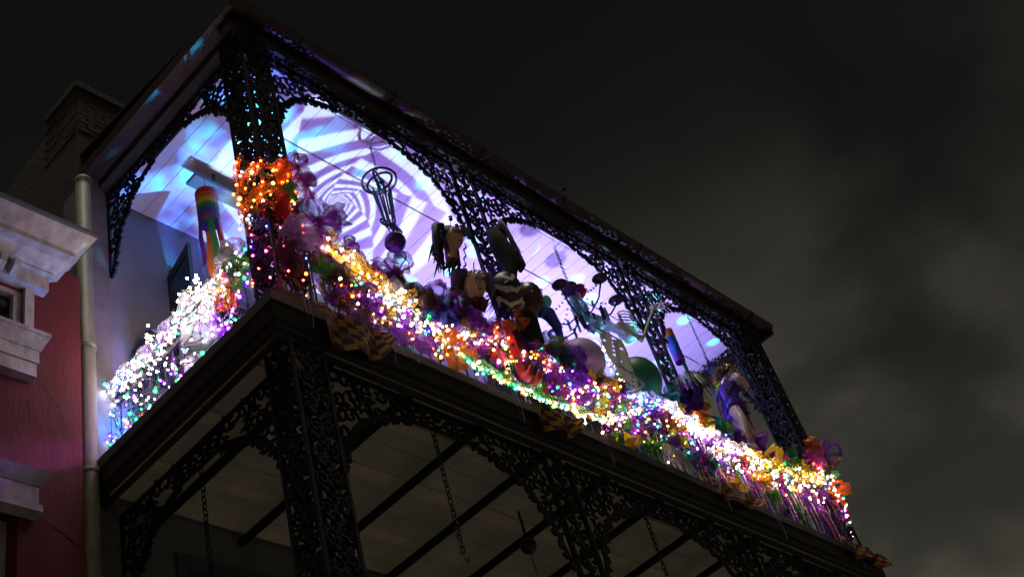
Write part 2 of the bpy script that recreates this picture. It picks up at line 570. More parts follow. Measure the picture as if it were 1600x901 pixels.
# ================================================================== red house next door
red = thing('red_house', 'red stuccoed house with white bracketed cornice and white window trim', 'house', (0, 2.45, 0))
YR = 0
rw = MB()
wall_with_holes(rw, -7.0, -0.14, 0.15, 10.75, [(-1.85, -0.72, 7.9 - 2.3, 7.86), (-1.85, -0.72, 9.68, 10.28)], 0, 0.3)
rw.box(-0.44, -0.14, 0.301, 8, 0.15, 10.75)
rw.build('wall', M['red'], red)
rck = random.Random(14)
for pts_ in ([(-0.56, 9.30), (-0.46, 9.16), (-0.36, 9.05), (-0.31, 8.92), (-0.30, 8.78)], [(-0.52, 7.86), (-0.42, 7.80), (-0.30, 7.74), (-0.17, 7.66)], [(-0.66, 9.0), (-0.62, 8.85), (-0.64, 8.7)]):
    fine = []
    for (xa, za), (xb, zb_) in zip(pts_, pts_[1:]):
        for q in range(5):
            t = q / 5
            fine.append((lerp(xa, xb, t) + rck.uniform(-.008, .008), lerp(za, zb_, t) + rck.uniform(-.008, .008)))
    ck = MB().strip(fine, [0.004 + 0.006 * rck.random() for _ in fine], 0.003)
    ck.build('crack', M['brown_ink'], red, (0, -0.003, 0))
# cornice: (depth in front of the wall, z0, z1)
cx1 = -0.30
cor = red
def run(name, y0, y1, z0, z1, xr, m_='white', xl=-7.0):
    return MB().box(xl, xr, y0, y1, z0, z1).build(name, M[m_], red)
def wedge(name, xl, xr, ya, yb, z0, z1, m_='white'):
    # moulding whose front leans outward going up: depth ya at z0, yb at z1
    mb = MB()
    mb.v = [(xl, ya, z0), (xr + (ya - yb) * 0, ya, z0), (xr, -0.001, z0), (xl, -0.001, z0), (xl, yb, z1), (xr + (ya - yb), yb, z1), (xr + (ya - yb), -0.001, z1), (xl, -0.001, z1)]
    for q in ((0, 3, 2, 1), (4, 5, 6, 7), (0, 1, 5, 4), (1, 2, 6, 5), (2, 3, 7, 6), (3, 0, 4, 7)):
        mb.quad(*q)
    return mb.build(name, M[m_], red)
run('frieze_board', -0.10, -0.001, 10.30, 10.47, -0.52)
run('bed_moulding', -0.15, -0.001, 10.472, 10.50, -0.50)
wedge('cove', -7.0, -0.50, -0.15, -0.27, 10.502, 10.58)
run('soffit_board', -0.36, -0.001, 10.582, 10.64, -0.40)
wedge('crown_moulding', -7.0, -0.40, -0.36, -0.50, 10.642, 10.79)
run('eave_edge', -0.53, -0.001, 10.792, 10.83, -0.25, 'slate')
for k in range(24):
    x = -0.92 - k * 0.13
    if x < -4: break
    mb = MB()
    prof = [(-0.101, 10.31), (-0.15, 10.32), (-0.20, 10.36), (-0.22, 10.43), (-0.19, 10.45), (-0.101, 10.465)]
    n = len(prof)
    for xx in (x, x + 0.06):
        mb.v += [(xx, y, z) for y, z in prof]
    mb.quad(*range(n)); mb.quad(*[n + i for i in reversed(range(n))])
    for i in range(n):
        mb.quad((i + 1) % n, i, n + i, n + (i + 1) % n)
    mb.build('bracket', M['white'], red)
def window(z0, z1, depth):
    wd = MB().box(-1.82, -0.76, depth + 0.06, depth + 0.075, z0 + 0.04, z1 - 0.02).build('window', M['glass'], red)
    f = MB()
    f.box(-1.849, -1.77, depth, depth + 0.1, z0 + 0.001, z1 - 0.001).box(-0.80, -0.721, depth, depth + 0.1, z0 + 0.001, z1 - 0.001)
    f.box(-1.769, -0.801, depth, depth + 0.1, z0 + 0.001, z0 + 0.07).box(-1.769, -0.801, depth, depth + 0.1, z1 - 0.06, z1 - 0.001)
    f.box(-1.31, -1.27, depth + 0.01, depth + 0.09, z0 + 0.0701, z1 - 0.0601)
    f.build('frame', M['white'], wd)
    return wd
w1 = window(9.68, 10.28, 0.02)
MB().box(-0.719, -0.63, -0.04, 0.05, 9.665, 10.298).build('jamb', M['white'], w1)
MB().box(-1.94, -1.851, -0.04, 0.05, 9.665, 10.298).build('jamb', M['white'], w1)
# heavy moulded sill under the attic window
MB().box(-2.02, -0.55, -0.20, 0.01, 9.62, 9.664).build('sill', M['white'], w1)
sl = MB()
sl.v = [(-1.98, -0.12, 9.50), (-0.60, -0.12, 9.50), (-0.60, -0.001, 9.50), (-1.98, -0.001, 9.50), (-2.02, -0.19, 9.619), (-0.56, -0.19, 9.619), (-0.56, -0.001, 9.619), (-2.02, -0.001, 9.619)]
for q in ((0, 3, 2, 1), (4, 5, 6, 7), (0, 1, 5, 4), (1, 2, 6, 5), (2, 3, 7, 6), (3, 0, 4, 7)):
    sl.quad(*q)
sl.build('sill_moulding', M['white'], w1)
MB().box(-1.96, -0.615, -0.11, -0.001, 9.36, 9.499).build('apron', M['white'], w1)
MB().box(-1.95, -0.63, -0.095, -0.001, 9.21, 9.359).build('apron', M['white'], w1)
w2 = window(5.6, 7.86, 0.17)
lin = MB().box(-1.98, -0.60, -0.10, -0.001, 7.865, 8.05).build('lintel', M['white'], w2)
MB().box(-2.0, -0.58, -0.13, -0.001, 7.80, 7.864).build('lintel_edge', M['white'], w2)
lc = MB()
lc.v = [(-1.98, -0.11, 8.051), (-0.60, -0.11, 8.051), (-0.60, -0.001, 8.051), (-1.98, -0.001, 8.051), (-2.04, -0.2, 8.15), (-0.53, -0.2, 8.15), (-0.53, -0.001, 8.15), (-2.04, -0.001, 8.15)]
for q in ((0, 3, 2, 1), (4, 5, 6, 7), (0, 1, 5, 4), (1, 2, 6, 5), (2, 3, 7, 6), (3, 0, 4, 7)):
    lc.quad(*q)
lc.build('lintel_crown', M['white'], w2)

# ================================================================== cast-iron lace
TH = 0.022


def leaf(mb, x, z, an, L, W, th=TH):
    ca, sa = math.cos(an), math.sin(an)
    pts = [(0, 0.12 * W), (0.3 * L, 0.5 * W), (0.68 * L, 0.36 * W), (L, 0), (0.68 * L, -0.36 * W), (0.3 * L, -0.5 * W), (0, -0.12 * W)]
    mb.prism([(x + a * ca - b * sa, z + a * sa + b * ca) for a, b in pts], th)


def scroll(mb, rng, cx, cz, r, a0, dr, wd=0.020):
    pts, ws = [], []
    N = 15
    for i in range(N):
        t = i / (N - 1)
        an = a0 + dr * t * 2 * PI * 1.3
        rad = r * (1 - 0.80 * t)
        pts.append((cx + rad * math.cos(an), cz + rad * math.sin(an)))
        ws.append(wd * (1.05 - 0.35 * t))
    mb.strip(pts, ws, TH * rng.uniform(0.9, 1.15))
    leaf(mb, pts[-1][0], pts[-1][1], a0 + dr * 2 * PI * 1.3 + dr * 1.6, r * 0.34, r * 0.32, TH * 0.8)
    for i in range(6):
        an = a0 + dr * (0.25 + i * 0.9) + rng.uniform(-.15, .15)
        rr = r * (1 - 0.8 * (0.25 + i * 0.9) / (2 * PI * 1.3)) if i < 6 else r
        leaf(mb, cx + rr * math.cos(an), cz + rr * math.sin(an), an + dr * rng.uniform(0.3, 0.9), r * rng.uniform(0.5, 0.78), r * rng.uniform(0.26, 0.40), TH * rng.uniform(0.7, 1.1))


def profile(u, pts):
    for (a, b), (c, d) in zip(pts, pts[1:]):
        if a <= u <= c:
            t = (u - a) / (c - a)
            return b + (d - b) * t
    return pts[-1][1]


ARCH = [(0, -1.30), (0.07, -1.22), (0.12, -1.02), (0.2, -0.80), (0.36, -0.56), (0.58, -0.40), (0.8, -0.31), (1.0, -0.26)]


def bracket_mesh(seed, ulen=1.0):
    rng = random.Random(seed)
    mb = MB()
    # frame along the top and against the post
    mb.box(0, ulen, -TH * 0.6, TH * 0.6, -0.03, 0)
    mb.box(0, 0.022, -TH * 0.6, TH * 0.6, -1.28, -0.0301)
    s = 0.215
    row = 0
    z = -0.11
    while z > -1.25:
        u = 0.10 + (s / 2 if row % 2 else 0)
        while u < ulen - 0.03:
            b = profile(u / ulen, ARCH)
            if z > b + 0.055:
                scroll(mb, rng, u + rng.uniform(-.015, .015), z + rng.uniform(-.012, .012), rng.uniform(0.094, 0.106), (PI / 2 if row % 2 else -PI / 2) + rng.uniform(-.3, .3), 1 if (row + int(u / s)) % 2 else -1)
                if rng.random() < 0.5:
                    leaf(mb, u + s / 2, z, rng.uniform(0, 6.28), 0.09, 0.04)
            u += s
        z -= s * 0.84
        row += 1
    # leafy lower edge
    pts = [(u_ * ulen, profile(u_, ARCH) + 0.03) for u_ in [i / 40 for i in range(41)]]
    mb.strip(pts, 0.026, TH)
    for i in range(0, 40):
        x, zz = pts[i]
        x2, z2 = pts[i + 1]
        an = math.atan2(z2 - zz, x2 - x) - PI / 2
        n = 2 if math.hypot(x2 - x, z2 - zz) > 0.05 else 1
        for q in range(n):
            t = q / n
            leaf(mb, lerp(x, x2, t), lerp(zz, z2, t), an + rng.uniform(-0.7, 0.7), rng.uniform(0.055, 0.10), rng.uniform(0.035, 0.055))
    return mb.mesh('bracket', M['iron'])


def frieze_mesh(seed, L, h=0.25, s=0.155):
    rng = random.Random(seed)
    mb = MB()
    mb.box(0, L, -TH * 0.6, TH * 0.6, -0.03, 0)
    mb.box(0, L, -TH * 0.6, TH * 0.6, -h, -h + 0.022)
    for x in (0.0, L - 0.02):
        mb.box(x, x + 0.02, -TH * 0.55, TH * 0.55, -h + 0.0221, -0.0301)
    n = max(1, int(L / s))
    for i in range(n):
        u = (i + 0.5) * L / n
        scroll(mb, rng, u, -h / 2 - 0.005, min(0.088, h * 0.36), (0 if i % 2 else PI), 1 if i % 2 else -1)
        for a in (0.8, 2.4, 3.9, 5.4):
            leaf(mb, u + 0.07 * math.cos(a), -h / 2 + 0.07 * math.sin(a), a + rng.uniform(-.4, .4), 0.075, 0.036)
    return mb.mesh('frieze', M['iron'])


def panel_mesh(seed, wd, z0, z1):
    # face of a square iron post: oval scrolls one above another between two side bars
    rng = random.Random(seed)
    mb = MB()
    s = wd * 0.80
    z = z1 - 0.12
    k = 0
    while z > z0 + 0.08:
        for sd in (-1, 1):
            scroll(mb, rng, wd / 2 + sd * wd * 0.23, z + sd * 0.03, wd * 0.235, (0 if sd > 0 else PI) + (PI / 2 if k % 2 else -PI / 2), sd, 0.017)
        leaf(mb, wd / 2, z + s * 0.25, PI / 2 + rng.uniform(-.2, .2), s * 0.55, 0.05)
        leaf(mb, wd / 2, z - 0.02, -PI / 2 + rng.uniform(-.2, .2), s * 0.5, 0.05)
        for sd in (-1, 1):
            leaf(mb, wd / 2, z + s * 0.42, PI / 2 - sd * 1.15, wd * 0.38, 0.045)
        z -= s
        k += 1
    return mb.mesh('lace_panel', M['iron'])


br_long = [bracket_mesh(11), bracket_mesh(12)]
br_end = bracket_mesh(21, 0.86)
fr_mid = frieze_mesh(31, 0.62)
PW, PD = 0.33, 0.29
posts_x = [0.18, 3.29, 6.34, 9.05]
PY = 0.07
LY = PY + PD / 2           # plane of the front ironwork
LXa = posts_x[0] + PW / 2  # planes of the end ironwork
LXb = posts_x[3] + PW / 2


def gallery(label, zt, zb, zpanel):
    gal = thing('iron_gallery', label, 'gallery', (0, 0, zb))
    o = Vector((0, 0, -zb))
    pf = panel_mesh(41, PW - 0.03, zpanel, zt)
    ps = panel_mesh(42, PD - 0.03, zpanel, zt)
    for i, x in enumerate(posts_x):
        post = bpy.data.objects.new('post', None)
        col.objects.link(post)
        post.parent = gal
        post.location = (x, PY, 0)
        if i in (1, 2):
            # the inner posts are single flat panels
            for ax in (0, PW):
                MB().box(ax - 0.014, ax + 0.014, PD / 2 - 0.02, PD / 2 + 0.02, 0, zt - zb).build('corner_bar', M['iron'], post)
            put('lace_panel', pf, post, (0.015, PD / 2, -zb))
            MB().box(-0.03, PW + 0.03, PD / 2 - 0.05, PD / 2 + 0.05, 0.0, 0.12).build('base', M['iron'], post)
            continue
        for ax, ay in ((0, 0), (PW, 0), (0, PD), (PW, PD)):
            MB().box(ax - 0.014, ax + 0.014, ay - 0.014, ay + 0.014, 0, zt - zb).build('corner_bar', M['iron'], post)
        put('lace_panel', pf, post, (0.015, 0, -zb))
        put('lace_panel', pf, post, (0.015, PD, -zb))
        put('lace_panel', ps, post, (0, 0.015, -zb), (0, 0, PI / 2))
        put('lace_panel', ps, post, (PW, 0.015, -zb), (0, 0, PI / 2))
        bs = MB().box(-0.03, PW + 0.03, -0.03, PD + 0.03, 0.0, 0.10).box(-0.02, PW + 0.02, -0.02, PD + 0.02, 0.1001, 0.14)
        bs.build('base', M['iron'], post)
    for i in range(3):
        a, b = posts_x[i] + PW + 0.014, posts_x[i + 1] - 0.014
        put('bracket', br_long[i % 2], gal, (a, LY, zt - zb))
        put('bracket', br_long[(i + 1) % 2], gal, (b, LY, zt - zb), (0, 0, PI))
        put('frieze', fr_mid, gal, (a + 1.0, LY, zt - zb), scale=((b - a - 2.0) / 0.62, 1, 1))
    for X in (LXa, LXb):
        a, b = PY + PD + 0.014, YW - 0.002
        put('bracket', br_end, gal, (X, a, zt - zb), (0, 0, PI / 2))
        put('bracket', br_end, gal, (X, b, zt - zb), (0, 0, -PI / 2))
        put('frieze', fr_mid, gal, (X, a + 0.86, zt - zb), (0, 0, PI / 2), scale=((b - a - 1.72) / 0.62, 1, 1))
    return gal


ZT = 12.45
upper = gallery('upper cast iron gallery of lace posts and arches strung with lights', ZT, ZF, 8.7)
ZT2 = 8.24
lower = gallery('lower cast iron gallery of unlit lace posts and arches', ZT2, 4.6, 4.75)

# ================================================================== gallery floor between the storeys
fl = thing('gallery_floor', 'dark wooden gallery floor with moulded fascia above the lower arches', 'floor', (0, 0, 0))
SX0, SX1 = 0.0, 9.65
MB().box(SX0, SX1, 0, YW - 0.001, 8.50, ZF).build('deck', M['dark_wood'], fl)
def ring(name, inset, z0, z1):
    t = 0.05
    f = MB().box(SX0 + inset, SX1 - inset, inset, inset + t, z0, z1)
    f.build(name, M['dark_wood'], fl)
    MB().box(SX0 + inset, SX0 + inset + t, inset + t + 0.001, YW - 0.002, z0, z1).build(name, M['dark_wood_end'], fl)
    MB().box(SX1 - inset - t, SX1 - inset, inset + t + 0.001, YW - 0.002, z0, z1).build(name, M['dark_wood_end'], fl)
ring('fascia', 0.035, 8.36, 8.499)
ring('moulding', 0.075, 8.30, 8.359)
ring('moulding', 0.055, 8.27, 8.2995)
ring('beam', 0.13, 8.2405, 8.2695)
for i in range(3):
    MB().box(0.15, 9.5, 0.16 + i * 0.828, 0.16 + i * 0.828 + 0.82, 8.445, 8.4995).build('ceiling_panel', M['ceil_low'], fl)
for y, wd in ((0.62, 0.12), (1.28, 0.16), (2.02, 0.13), (2.44, 0.18)):
    MB().box(0.16, 9.49, y, y + wd, 8.405, 8.4445).build('batten', M['ceil_strip'], fl)
for i in range(11):
    x = 0.70 + i * 0.885
    if x > 9.4: break
    MB().box(x, x + 0.055, 0.182, YW - 0.003, 8.27, 8.335).build('joist', M['iron'], fl)
# pavement-level columns under the lower posts
for x in posts_x:
    MB().tube([(x + 0.16, LY, 0.14 - 4.6), (x + 0.16, LY, 0.4 - 4.6), (x + 0.16, LY, -0.5), (x + 0.16, LY, -0.001)], [0.13, 0.08, 0.07, 0.2], 12).build('column', M['iron'], lower, smooth=True)

# ================================================================== gallery roof
rf = thing('gallery_roof', 'low gallery roof with rust red gutter and white boarded ceiling', 'roof', (0, 0, 0))
RX0, RX1, RY0 = 0.02, 9.74, -0.12
rs = MB()
rs.v = [(RX0, RY0 + 0.03, 12.64), (RX1, RY0 + 0.03, 12.64), (RX1, YW - 0.001, 12.92), (RX0, YW - 0.001, 12.92), (RX0, RY0 + 0.03, 12.67), (RX1, RY0 + 0.03, 12.67), (RX1, YW - 0.001, 12.95), (RX0, YW - 0.001, 12.95)]
for q in ((0, 3, 2, 1), (4, 5, 6, 7), (0, 1, 5, 4), (1, 2, 6, 5), (2, 3, 7, 6), (3, 0, 4, 7)):
    rs.quad(*q)
rs.build('roof_sheet', M['roof'], rf)
# beams the lace hangs from
MB().box(0.10, 9.52, LY - 0.11, LY + 0.05, 12.4505, 12.625).build('beam', M['dark_wood'], rf)
MB().box(LXa - 0.13, LXa + 0.05, LY + 0.051, YW - 0.002, 12.4505, 12.60).build('beam', M['dark_wood_end'], rf)
MB().box(LXb - 0.05, LXb + 0.13, LY + 0.051, YW - 0.002, 12.4505, 12.60).build('beam', M['dark_wood_end'], rf)
# soffit and end fascia
MB().box(RX0 + 0.03, LXa - 0.131, LY - 0.1, YW - 0.003, 12.56, 12.62).build('soffit', M['roof'], rf)
MB().box(RX0 - 0.02, RX0 + 0.0295, RY0 + 0.06, YW - 0.004, 12.50, 12.66).build('end_fascia', M['gutter'], rf)
MB().box(RX1 - 0.03, RX1 + 0.02, RY0 + 0.06, YW - 0.004, 12.50, 12.66).build('end_fascia', M['gutter'], rf)
MB().box(LXb + 0.131, RX1 - 0.0305, LY - 0.1, YW - 0.003, 12.56, 12.62).build('soffit', M['roof'], rf)
gt = MB()
rows = []
for x in (RX0 - 0.02, RX1 + 0.02):
    rows.append([(x, -0.02 + 0.085 * math.cos(a), 12.66 + 0.085 * math.sin(a)) for a in [PI + PI * i / 10 for i in range(11)]])
gt.grid(rows)
rows2 = [[(p[0], -0.02 + (p[1] + 0.02) * 0.93, 12.66 + (p[2] - 12.66) * 0.93) for p in r] for r in rows]
gt.grid([list(reversed(r)) for r in rows2])
gt.build('gutter', M['gutter'], rf, smooth=True)
for x in (0.9, 2.2, 3.6, 5.05, 6.6, 8.1, 9.2):
    MB().tube([(x, 0.09, 12.60), (x, 0.05, 12.565), (x, -0.02, 12.558), (x, -0.09, 12.60), (x, -0.115, 12.66)], 0.011, 6).build('gutter_bracket', M['iron'], rf)
for x in (5.0,):
    MB().tube([(x, -0.12, 12.70), (x, -0.14, 12.76), (x + 0.07, -0.14, 12.77)], 0.02, 8).build('gutter_clip', M['iron'], rf)
# ceiling boards
BW = 0.186
nb = int((9.42 - LXa - 0.06) / BW)
ba = MB().box(0, BW - 0.006, 0, 0.56, 0, 0.022).mesh('ceiling_board', M['board'])
bb = MB().box(0, BW - 0.006, 0, YW - 0.95 - 0.004, 0, 0.022).mesh('ceiling_board', M['board'])
rnd = random.Random(3)
for i in range(nb):
    x = LXa + 0.055 + i * BW
    put('ceiling_board', ba, rf, (x, 0.372, ZC + rnd.uniform(0, .004)))
    put('ceiling_board', bb, rf, (x, 0.95, ZC + rnd.uniform(0, .004)))
MB().box(LXa + 0.055, LXa + 0.055 + nb * BW, 0.934, 0.948, ZC - 0.012, ZC + 0.01).build('batten', M['batten'], rf)
MB().box(LXa + 0.056, LXa + 0.055 + nb * BW, LY + 0.052, 0.371, ZC + 0.01, ZC + 0.03).build('ceiling_edge', M['board'], rf)
MB().box(LXa + 0.055, LXa + 0.055 + nb * BW, LY + 0.06, YW - 0.01, ZC + 0.035, ZC + 0.05).build('ceiling_backing', M['black_plastic'], rf)
MB().box(LXb - 0.14, LXb - 0.10, 0.38, YW - 0.003, ZC - 0.035, ZC - 0.001).build('end_trim', M['board'], rf)

# plank under the ceiling by the corner
pk = thing('hanging_plank', 'brown wooden plank hung under the ceiling beside the corner post', 'plank', (0.78, 1.68, 12.12))
MB().box(0, 1.5, 0, 0.17, 0, 0.045).build('plank', M['plank'], pk)
for x in (0.3, 1.3):
    MB().box(x, x + 0.03, 0.07, 0.1, 0.0451, ZC - 12.121).build('hanger', M['iron'], pk)

# ================================================================== railings
ZR = 9.70
bal = MB()
bal.tube([(0, 0, 0), (0, 0, 0.10), (0, 0, 0.13), (0, 0, 0.16), (0, 0, 0.45), (0, 0, 0.48), (0, 0, 0.51), (0, 0, 0.80)], [0.011, 0.011, 0.022, 0.011, 0.010, 0.024, 0.010, 0.010], 6)
bal_me = bal.mesh('baluster', M['iron'], True)
fr_rail = frieze_mesh(51, 0.62, 0.19, 0.13)


def railing(label, p0, p1, rz, gaps):
    rl = thing('iron_railing', label, 'railing', (p0[0], p0[1], ZF), rz)
    L = math.hypot(p1[0] - p0[0], p1[1] - p0[1])
    edges = []
    cur = 0
    for a, b in gaps:
        edges.append((cur, a)); cur = b
    edges.append((cur, L))
    for a, b in edges:
        hr = MB()
        prof = [(-0.035, 0.0), (0.035, 0.0), (0.035, 0.02), (0.022, 0.045), (-0.022, 0.045), (-0.035, 0.02)]
        n = len(prof)
        for u in (a, b):
            hr.v += [(u, y, ZR - ZF - 0.045 + z) for y, z in prof]
        hr.quad(*range(n)); hr.quad(*[n + i for i in reversed(range(n))])
        for i in range(n):
            hr.quad((i + 1) % n, i, n + i, n + (i + 1) % n)
        hr.build('handrail', M['iron'], rl)
        MB().box(a, b, -0.018, 0.018, 0.045, 0.07).build('bottom_rail', M['iron'], rl)
        MB().box(a, b, -0.015, 0.015, 0.871, 0.889).build('middle_rail', M['iron'], rl)
        k = max(1, int(round((b - a) / 0.62)))
        for i in range(k):
            put('lace_band', fr_rail, rl, (a + i * (b - a) / k, 0, 1.08), scale=((b - a) / k / 0.62, 1, 1))
        k = int((b - a) / 0.118)
        for i in range(k):
            put('baluster', bal_me, rl, (a + (i + 0.5) * (b - a) / k, 0, 0.0705))
    return rl


railing('long street side iron railing buried in ribbons and lights', (posts_x[0] + PW + 0.02, LY), (posts_x[3] - 0.02, LY), 0,
        [(posts_x[1] - 0.02 - posts_x[0] - PW - 0.02, posts_x[1] - posts_x[0]), (posts_x[2] - 0.02 - posts_x[0] - PW - 0.02, posts_x[2] - posts_x[0])])
railing('short end railing beside the red house hung with white fairy lights', (LXa, PY + PD + 0.02), (LXa, YW - 0.01), PI / 2, [])
railing('bare short end railing at the far end of the gallery', (LXb, PY + PD + 0.02), (LXb, YW - 0.01), PI / 2, [])

# ================================================================== projectors standing on the gallery floor
def light_nodes(ld):
    ld.use_nodes = True
    nt = ld.node_tree
    em = nt.nodes['Emission']
    t = nt.nodes.new('ShaderNodeTexCoord')
    s = nt.nodes.new('ShaderNodeSeparateXYZ')
    nt.links.new(t.outputs['Normal'], s.inputs[0])
    def M2(op, a, b=None):
        n = nt.nodes.new('ShaderNodeMath')
        n.operation = op
        for i, q in enumerate((a, b)):
            if q is None: continue
            if isinstance(q, (int, float)): n.inputs[i].default_value = q
            else: nt.links.new(q, n.inputs[i])
        return n.outputs[0]
    az = M2('ABSOLUTE', s.outputs['Z'])
    return nt, em, M2, M2('DIVIDE', s.outputs['X'], az), M2('DIVIDE', s.outputs['Y'], az)


def mixcol(nt, fac, a, b):
    n = nt.nodes.new('ShaderNodeMix')
    n.data_type = 'RGBA'
    nt.links.new(fac, n.inputs['Factor'])
    n.inputs['A'].default_value = (*a, 1)
    n.inputs['B'].default_value = (*b, 1)
    return n.outputs['Result']


def projector(label, loc, aim, power, cone, blend, kind):
    p = thing('light_projector', label, 'projector', loc)
    d = (Vector(aim) - Vector(loc)).normalized()
    q = d.to_track_quat('-Z', 'Y')
    body = MB().tube([tuple(d * -0.16), tuple(d * -0.15), tuple(d * 0.0), tuple(d * 0.02)], [0.05, 0.075, 0.075, 0.068], 14)
    body.build('body', M['black_plastic'], p, smooth=False)
    st = MB().box(-0.09, 0.09, -0.09, 0.09, ZF - loc[2], ZF - loc[2] + 0.02).tube([(0, 0, ZF - loc[2] + 0.02), (0, 0, -0.12)], 0.015, 8)
    st.build('stand', M['black_plastic'], p)
    ld = bpy.data.lights.new('projector_beam', 'SPOT')
    ld.energy = power
    ld.spot_size = R(cone)
    ld.spot_blend = blend
    ld.shadow_soft_size = 0.012
    lo = bpy.data.objects.new('projector_beam', ld)
    col.objects.link(lo)
    lo.parent = p
    lo.location = d * 0.05
    lo.rotation_euler = q.to_euler()
    nt, em, M2, X, Y = light_nodes(ld)
    if kind not in ('spiral', 'nebula', 'dots'):
        ld.shadow_soft_size = 0.07
    if kind == 'spiral':
        # twisted nested hexagons
        r = M2('SQRT', M2('ADD', M2('MULTIPLY', X, X), M2('MULTIPLY', Y, Y)))
        lr = M2('LOGARITHM', r, 2.718)
        a = M2('ADD', M2('ARCTAN2', Y, X), M2('MULTIPLY', lr, 0.55))
        sec = M2('SUBTRACT', M2('FLOORED_MODULO', a, PI / 3), PI / 6)
        h = M2('MULTIPLY', r, M2('COSINE', sec))
        st_ = M2('SINE', M2('ADD', M2('MULTIPLY', M2('LOGARITHM', h, 2.718), 15.0), M2('MULTIPLY', sec, 4.0)))
        f = M2('MINIMUM', M2('MAXIMUM', M2('ADD', M2('MULTIPLY', st_, 1.9), 0.35), 0.0), 1.0)
        c = mixcol(nt, f, (0.02, 0.0, 0.06), (0.60, 0.84, 1.0))
        nt.links.new(c, em.inputs['Color'])
    elif kind == 'nebula':
        cb_ = nt.nodes.new('ShaderNodeCombineXYZ')
        nt.links.new(X, cb_.inputs[0]); nt.links.new(Y, cb_.inputs[1])
        n = nt.nodes.new('ShaderNodeTexNoise')
        n.inputs['Scale'].default_value = 3.6
        n.inputs['Detail'].default_value = 3
        n.inputs['Distortion'].default_value = 1.2
        nt.links.new(cb_.outputs[0], n.inputs['Vector'])
        n2 = nt.nodes.new('ShaderNodeTexNoise')
        n2.inputs['Scale'].default_value = 4.2
        n2.inputs['W' if False else 'Detail'].default_value = 2
        mp_ = nt.nodes.new('ShaderNodeMapping')
        mp_.inputs['Location'].default_value = (3.3, 1.7, 0)
        nt.links.new(cb_.outputs[0], mp_.inputs[0])
        nt.links.new(mp_.outputs[0], n2.inputs['Vector'])
        f = M2('MINIMUM', M2('MAXIMUM', M2('MULTIPLY', M2('SUBTRACT', n.outputs['Fac'], 0.42), 5.0), 0.0), 1.0)
        c = mixcol(nt, f, (0.05, 0.12, 0.80), (0.0, 0.50, 0.85))
        g_ = M2('MINIMUM', M2('MAXIMUM', M2('MULTIPLY', M2('SUBTRACT', n2.outputs['Fac'], 0.44), 7.0), 0.03), 1.0)
        nt.links.new(c, em.inputs['Color'])
        nt.links.new(g_, em.inputs['Strength'])
    elif kind == 'dots':
        cb_ = nt.nodes.new('ShaderNodeCombineXYZ')
        nt.links.new(X, cb_.inputs[0]); nt.links.new(Y, cb_.inputs[1])
        v = nt.nodes.new('ShaderNodeTexVoronoi')
        v.voronoi_dimensions = '2D'
        v.inputs['Scale'].default_value = 8.0
        nt.links.new(cb_.outputs[0], v.inputs['Vector'])
        f = M2('MINIMUM', M2('MAXIMUM', M2('MULTIPLY', M2('SUBTRACT', 0.30, v.outputs['Distance']), 5.0), 0.0), 1.0)
        sx = nt.nodes.new('ShaderNodeSeparateColor')
        nt.links.new(v.outputs['Color'], sx.inputs[0])
        keep = M2('GREATER_THAN', sx.outputs[0], 0.45)
        nt.links.new(M2('MULTIPLY', f, keep), em.inputs['Strength'])
        em.inputs['Color'].default_value = (0.05, 0.95, 0.85, 1)
    elif kind == 'line':
        f = M2('LESS_THAN', M2('ABSOLUTE', Y), 0.009)
        nt.links.new(f, em.inputs['Strength'])
        em.inputs['Color'].default_value = (0.75, 0.70, 1.0, 1)
    else:
        em.inputs['Color'].default_value = (*kind, 1)
    return p


projector('black spotlight throwing a white spiral on the ceiling of first bay', (2.45, 1.40, 9.30), (2.52, 1.36, 12.4), 520, 58, 0.2, 'spiral')
projector('black spotlight washing the first bay ceiling lilac', (2.9, 1.7, 9.0), (2.9, 1.1, 12.4), 330, 84, 0.7, (0.31, 0.16, 1.0))
projector('black spotlight washing the middle bay ceiling lilac', (5.3, 1.7, 9.0), (5.4, 1.0, 12.4), 820, 92, 0.8, (0.44, 0.36, 1.0))
projector('black spotlight washing the last bay ceiling violet', (7.3, 1.9, 9.0), (7.2, 1.1, 12.4), 1000, 100, 0.9, (0.36, 0.29, 1.0))
projector('black spotlight throwing blue clouds on the ceiling by the red house', (1.3, 1.8, 9.0), (0.80, 1.65, 12.4), 2300, 56, 0.4, 'nebula')
projector('black spotlight scattering teal dots over the far ceiling', (6.3, 1.5, 9.2), (6.3, 1.0, 12.4), 1500, 112, 0.3, 'dots')
projector('black spotlight spilling violet over the red house front', (0.75, 0.75, 9.05), (-0.9, 2.4, 9.2), 260, 125, 1.0, (0.55, 0.2, 1.0))
projector('black spotlight scattering teal dots over the red house cornice', (0.75, 1.05, 9.25), (-0.8, 2.2, 10.3), 90, 60, 0.3, 'dots')
projector('small lavender floodlight beside the end railing lighting the house wall', (0.62, 1.7, 8.9), (0.9, 2.66, 10.6), 85, 120, 1.0, (0.30, 0.28, 1.0))
projector('small blue uplight at the foot of the house wall by the downpipe', (0.42, 2.36, 8.82), (0.26, 2.66, 9.4), 190, 120, 0.9, (0.05, 0.24, 1.0))
#DECOR

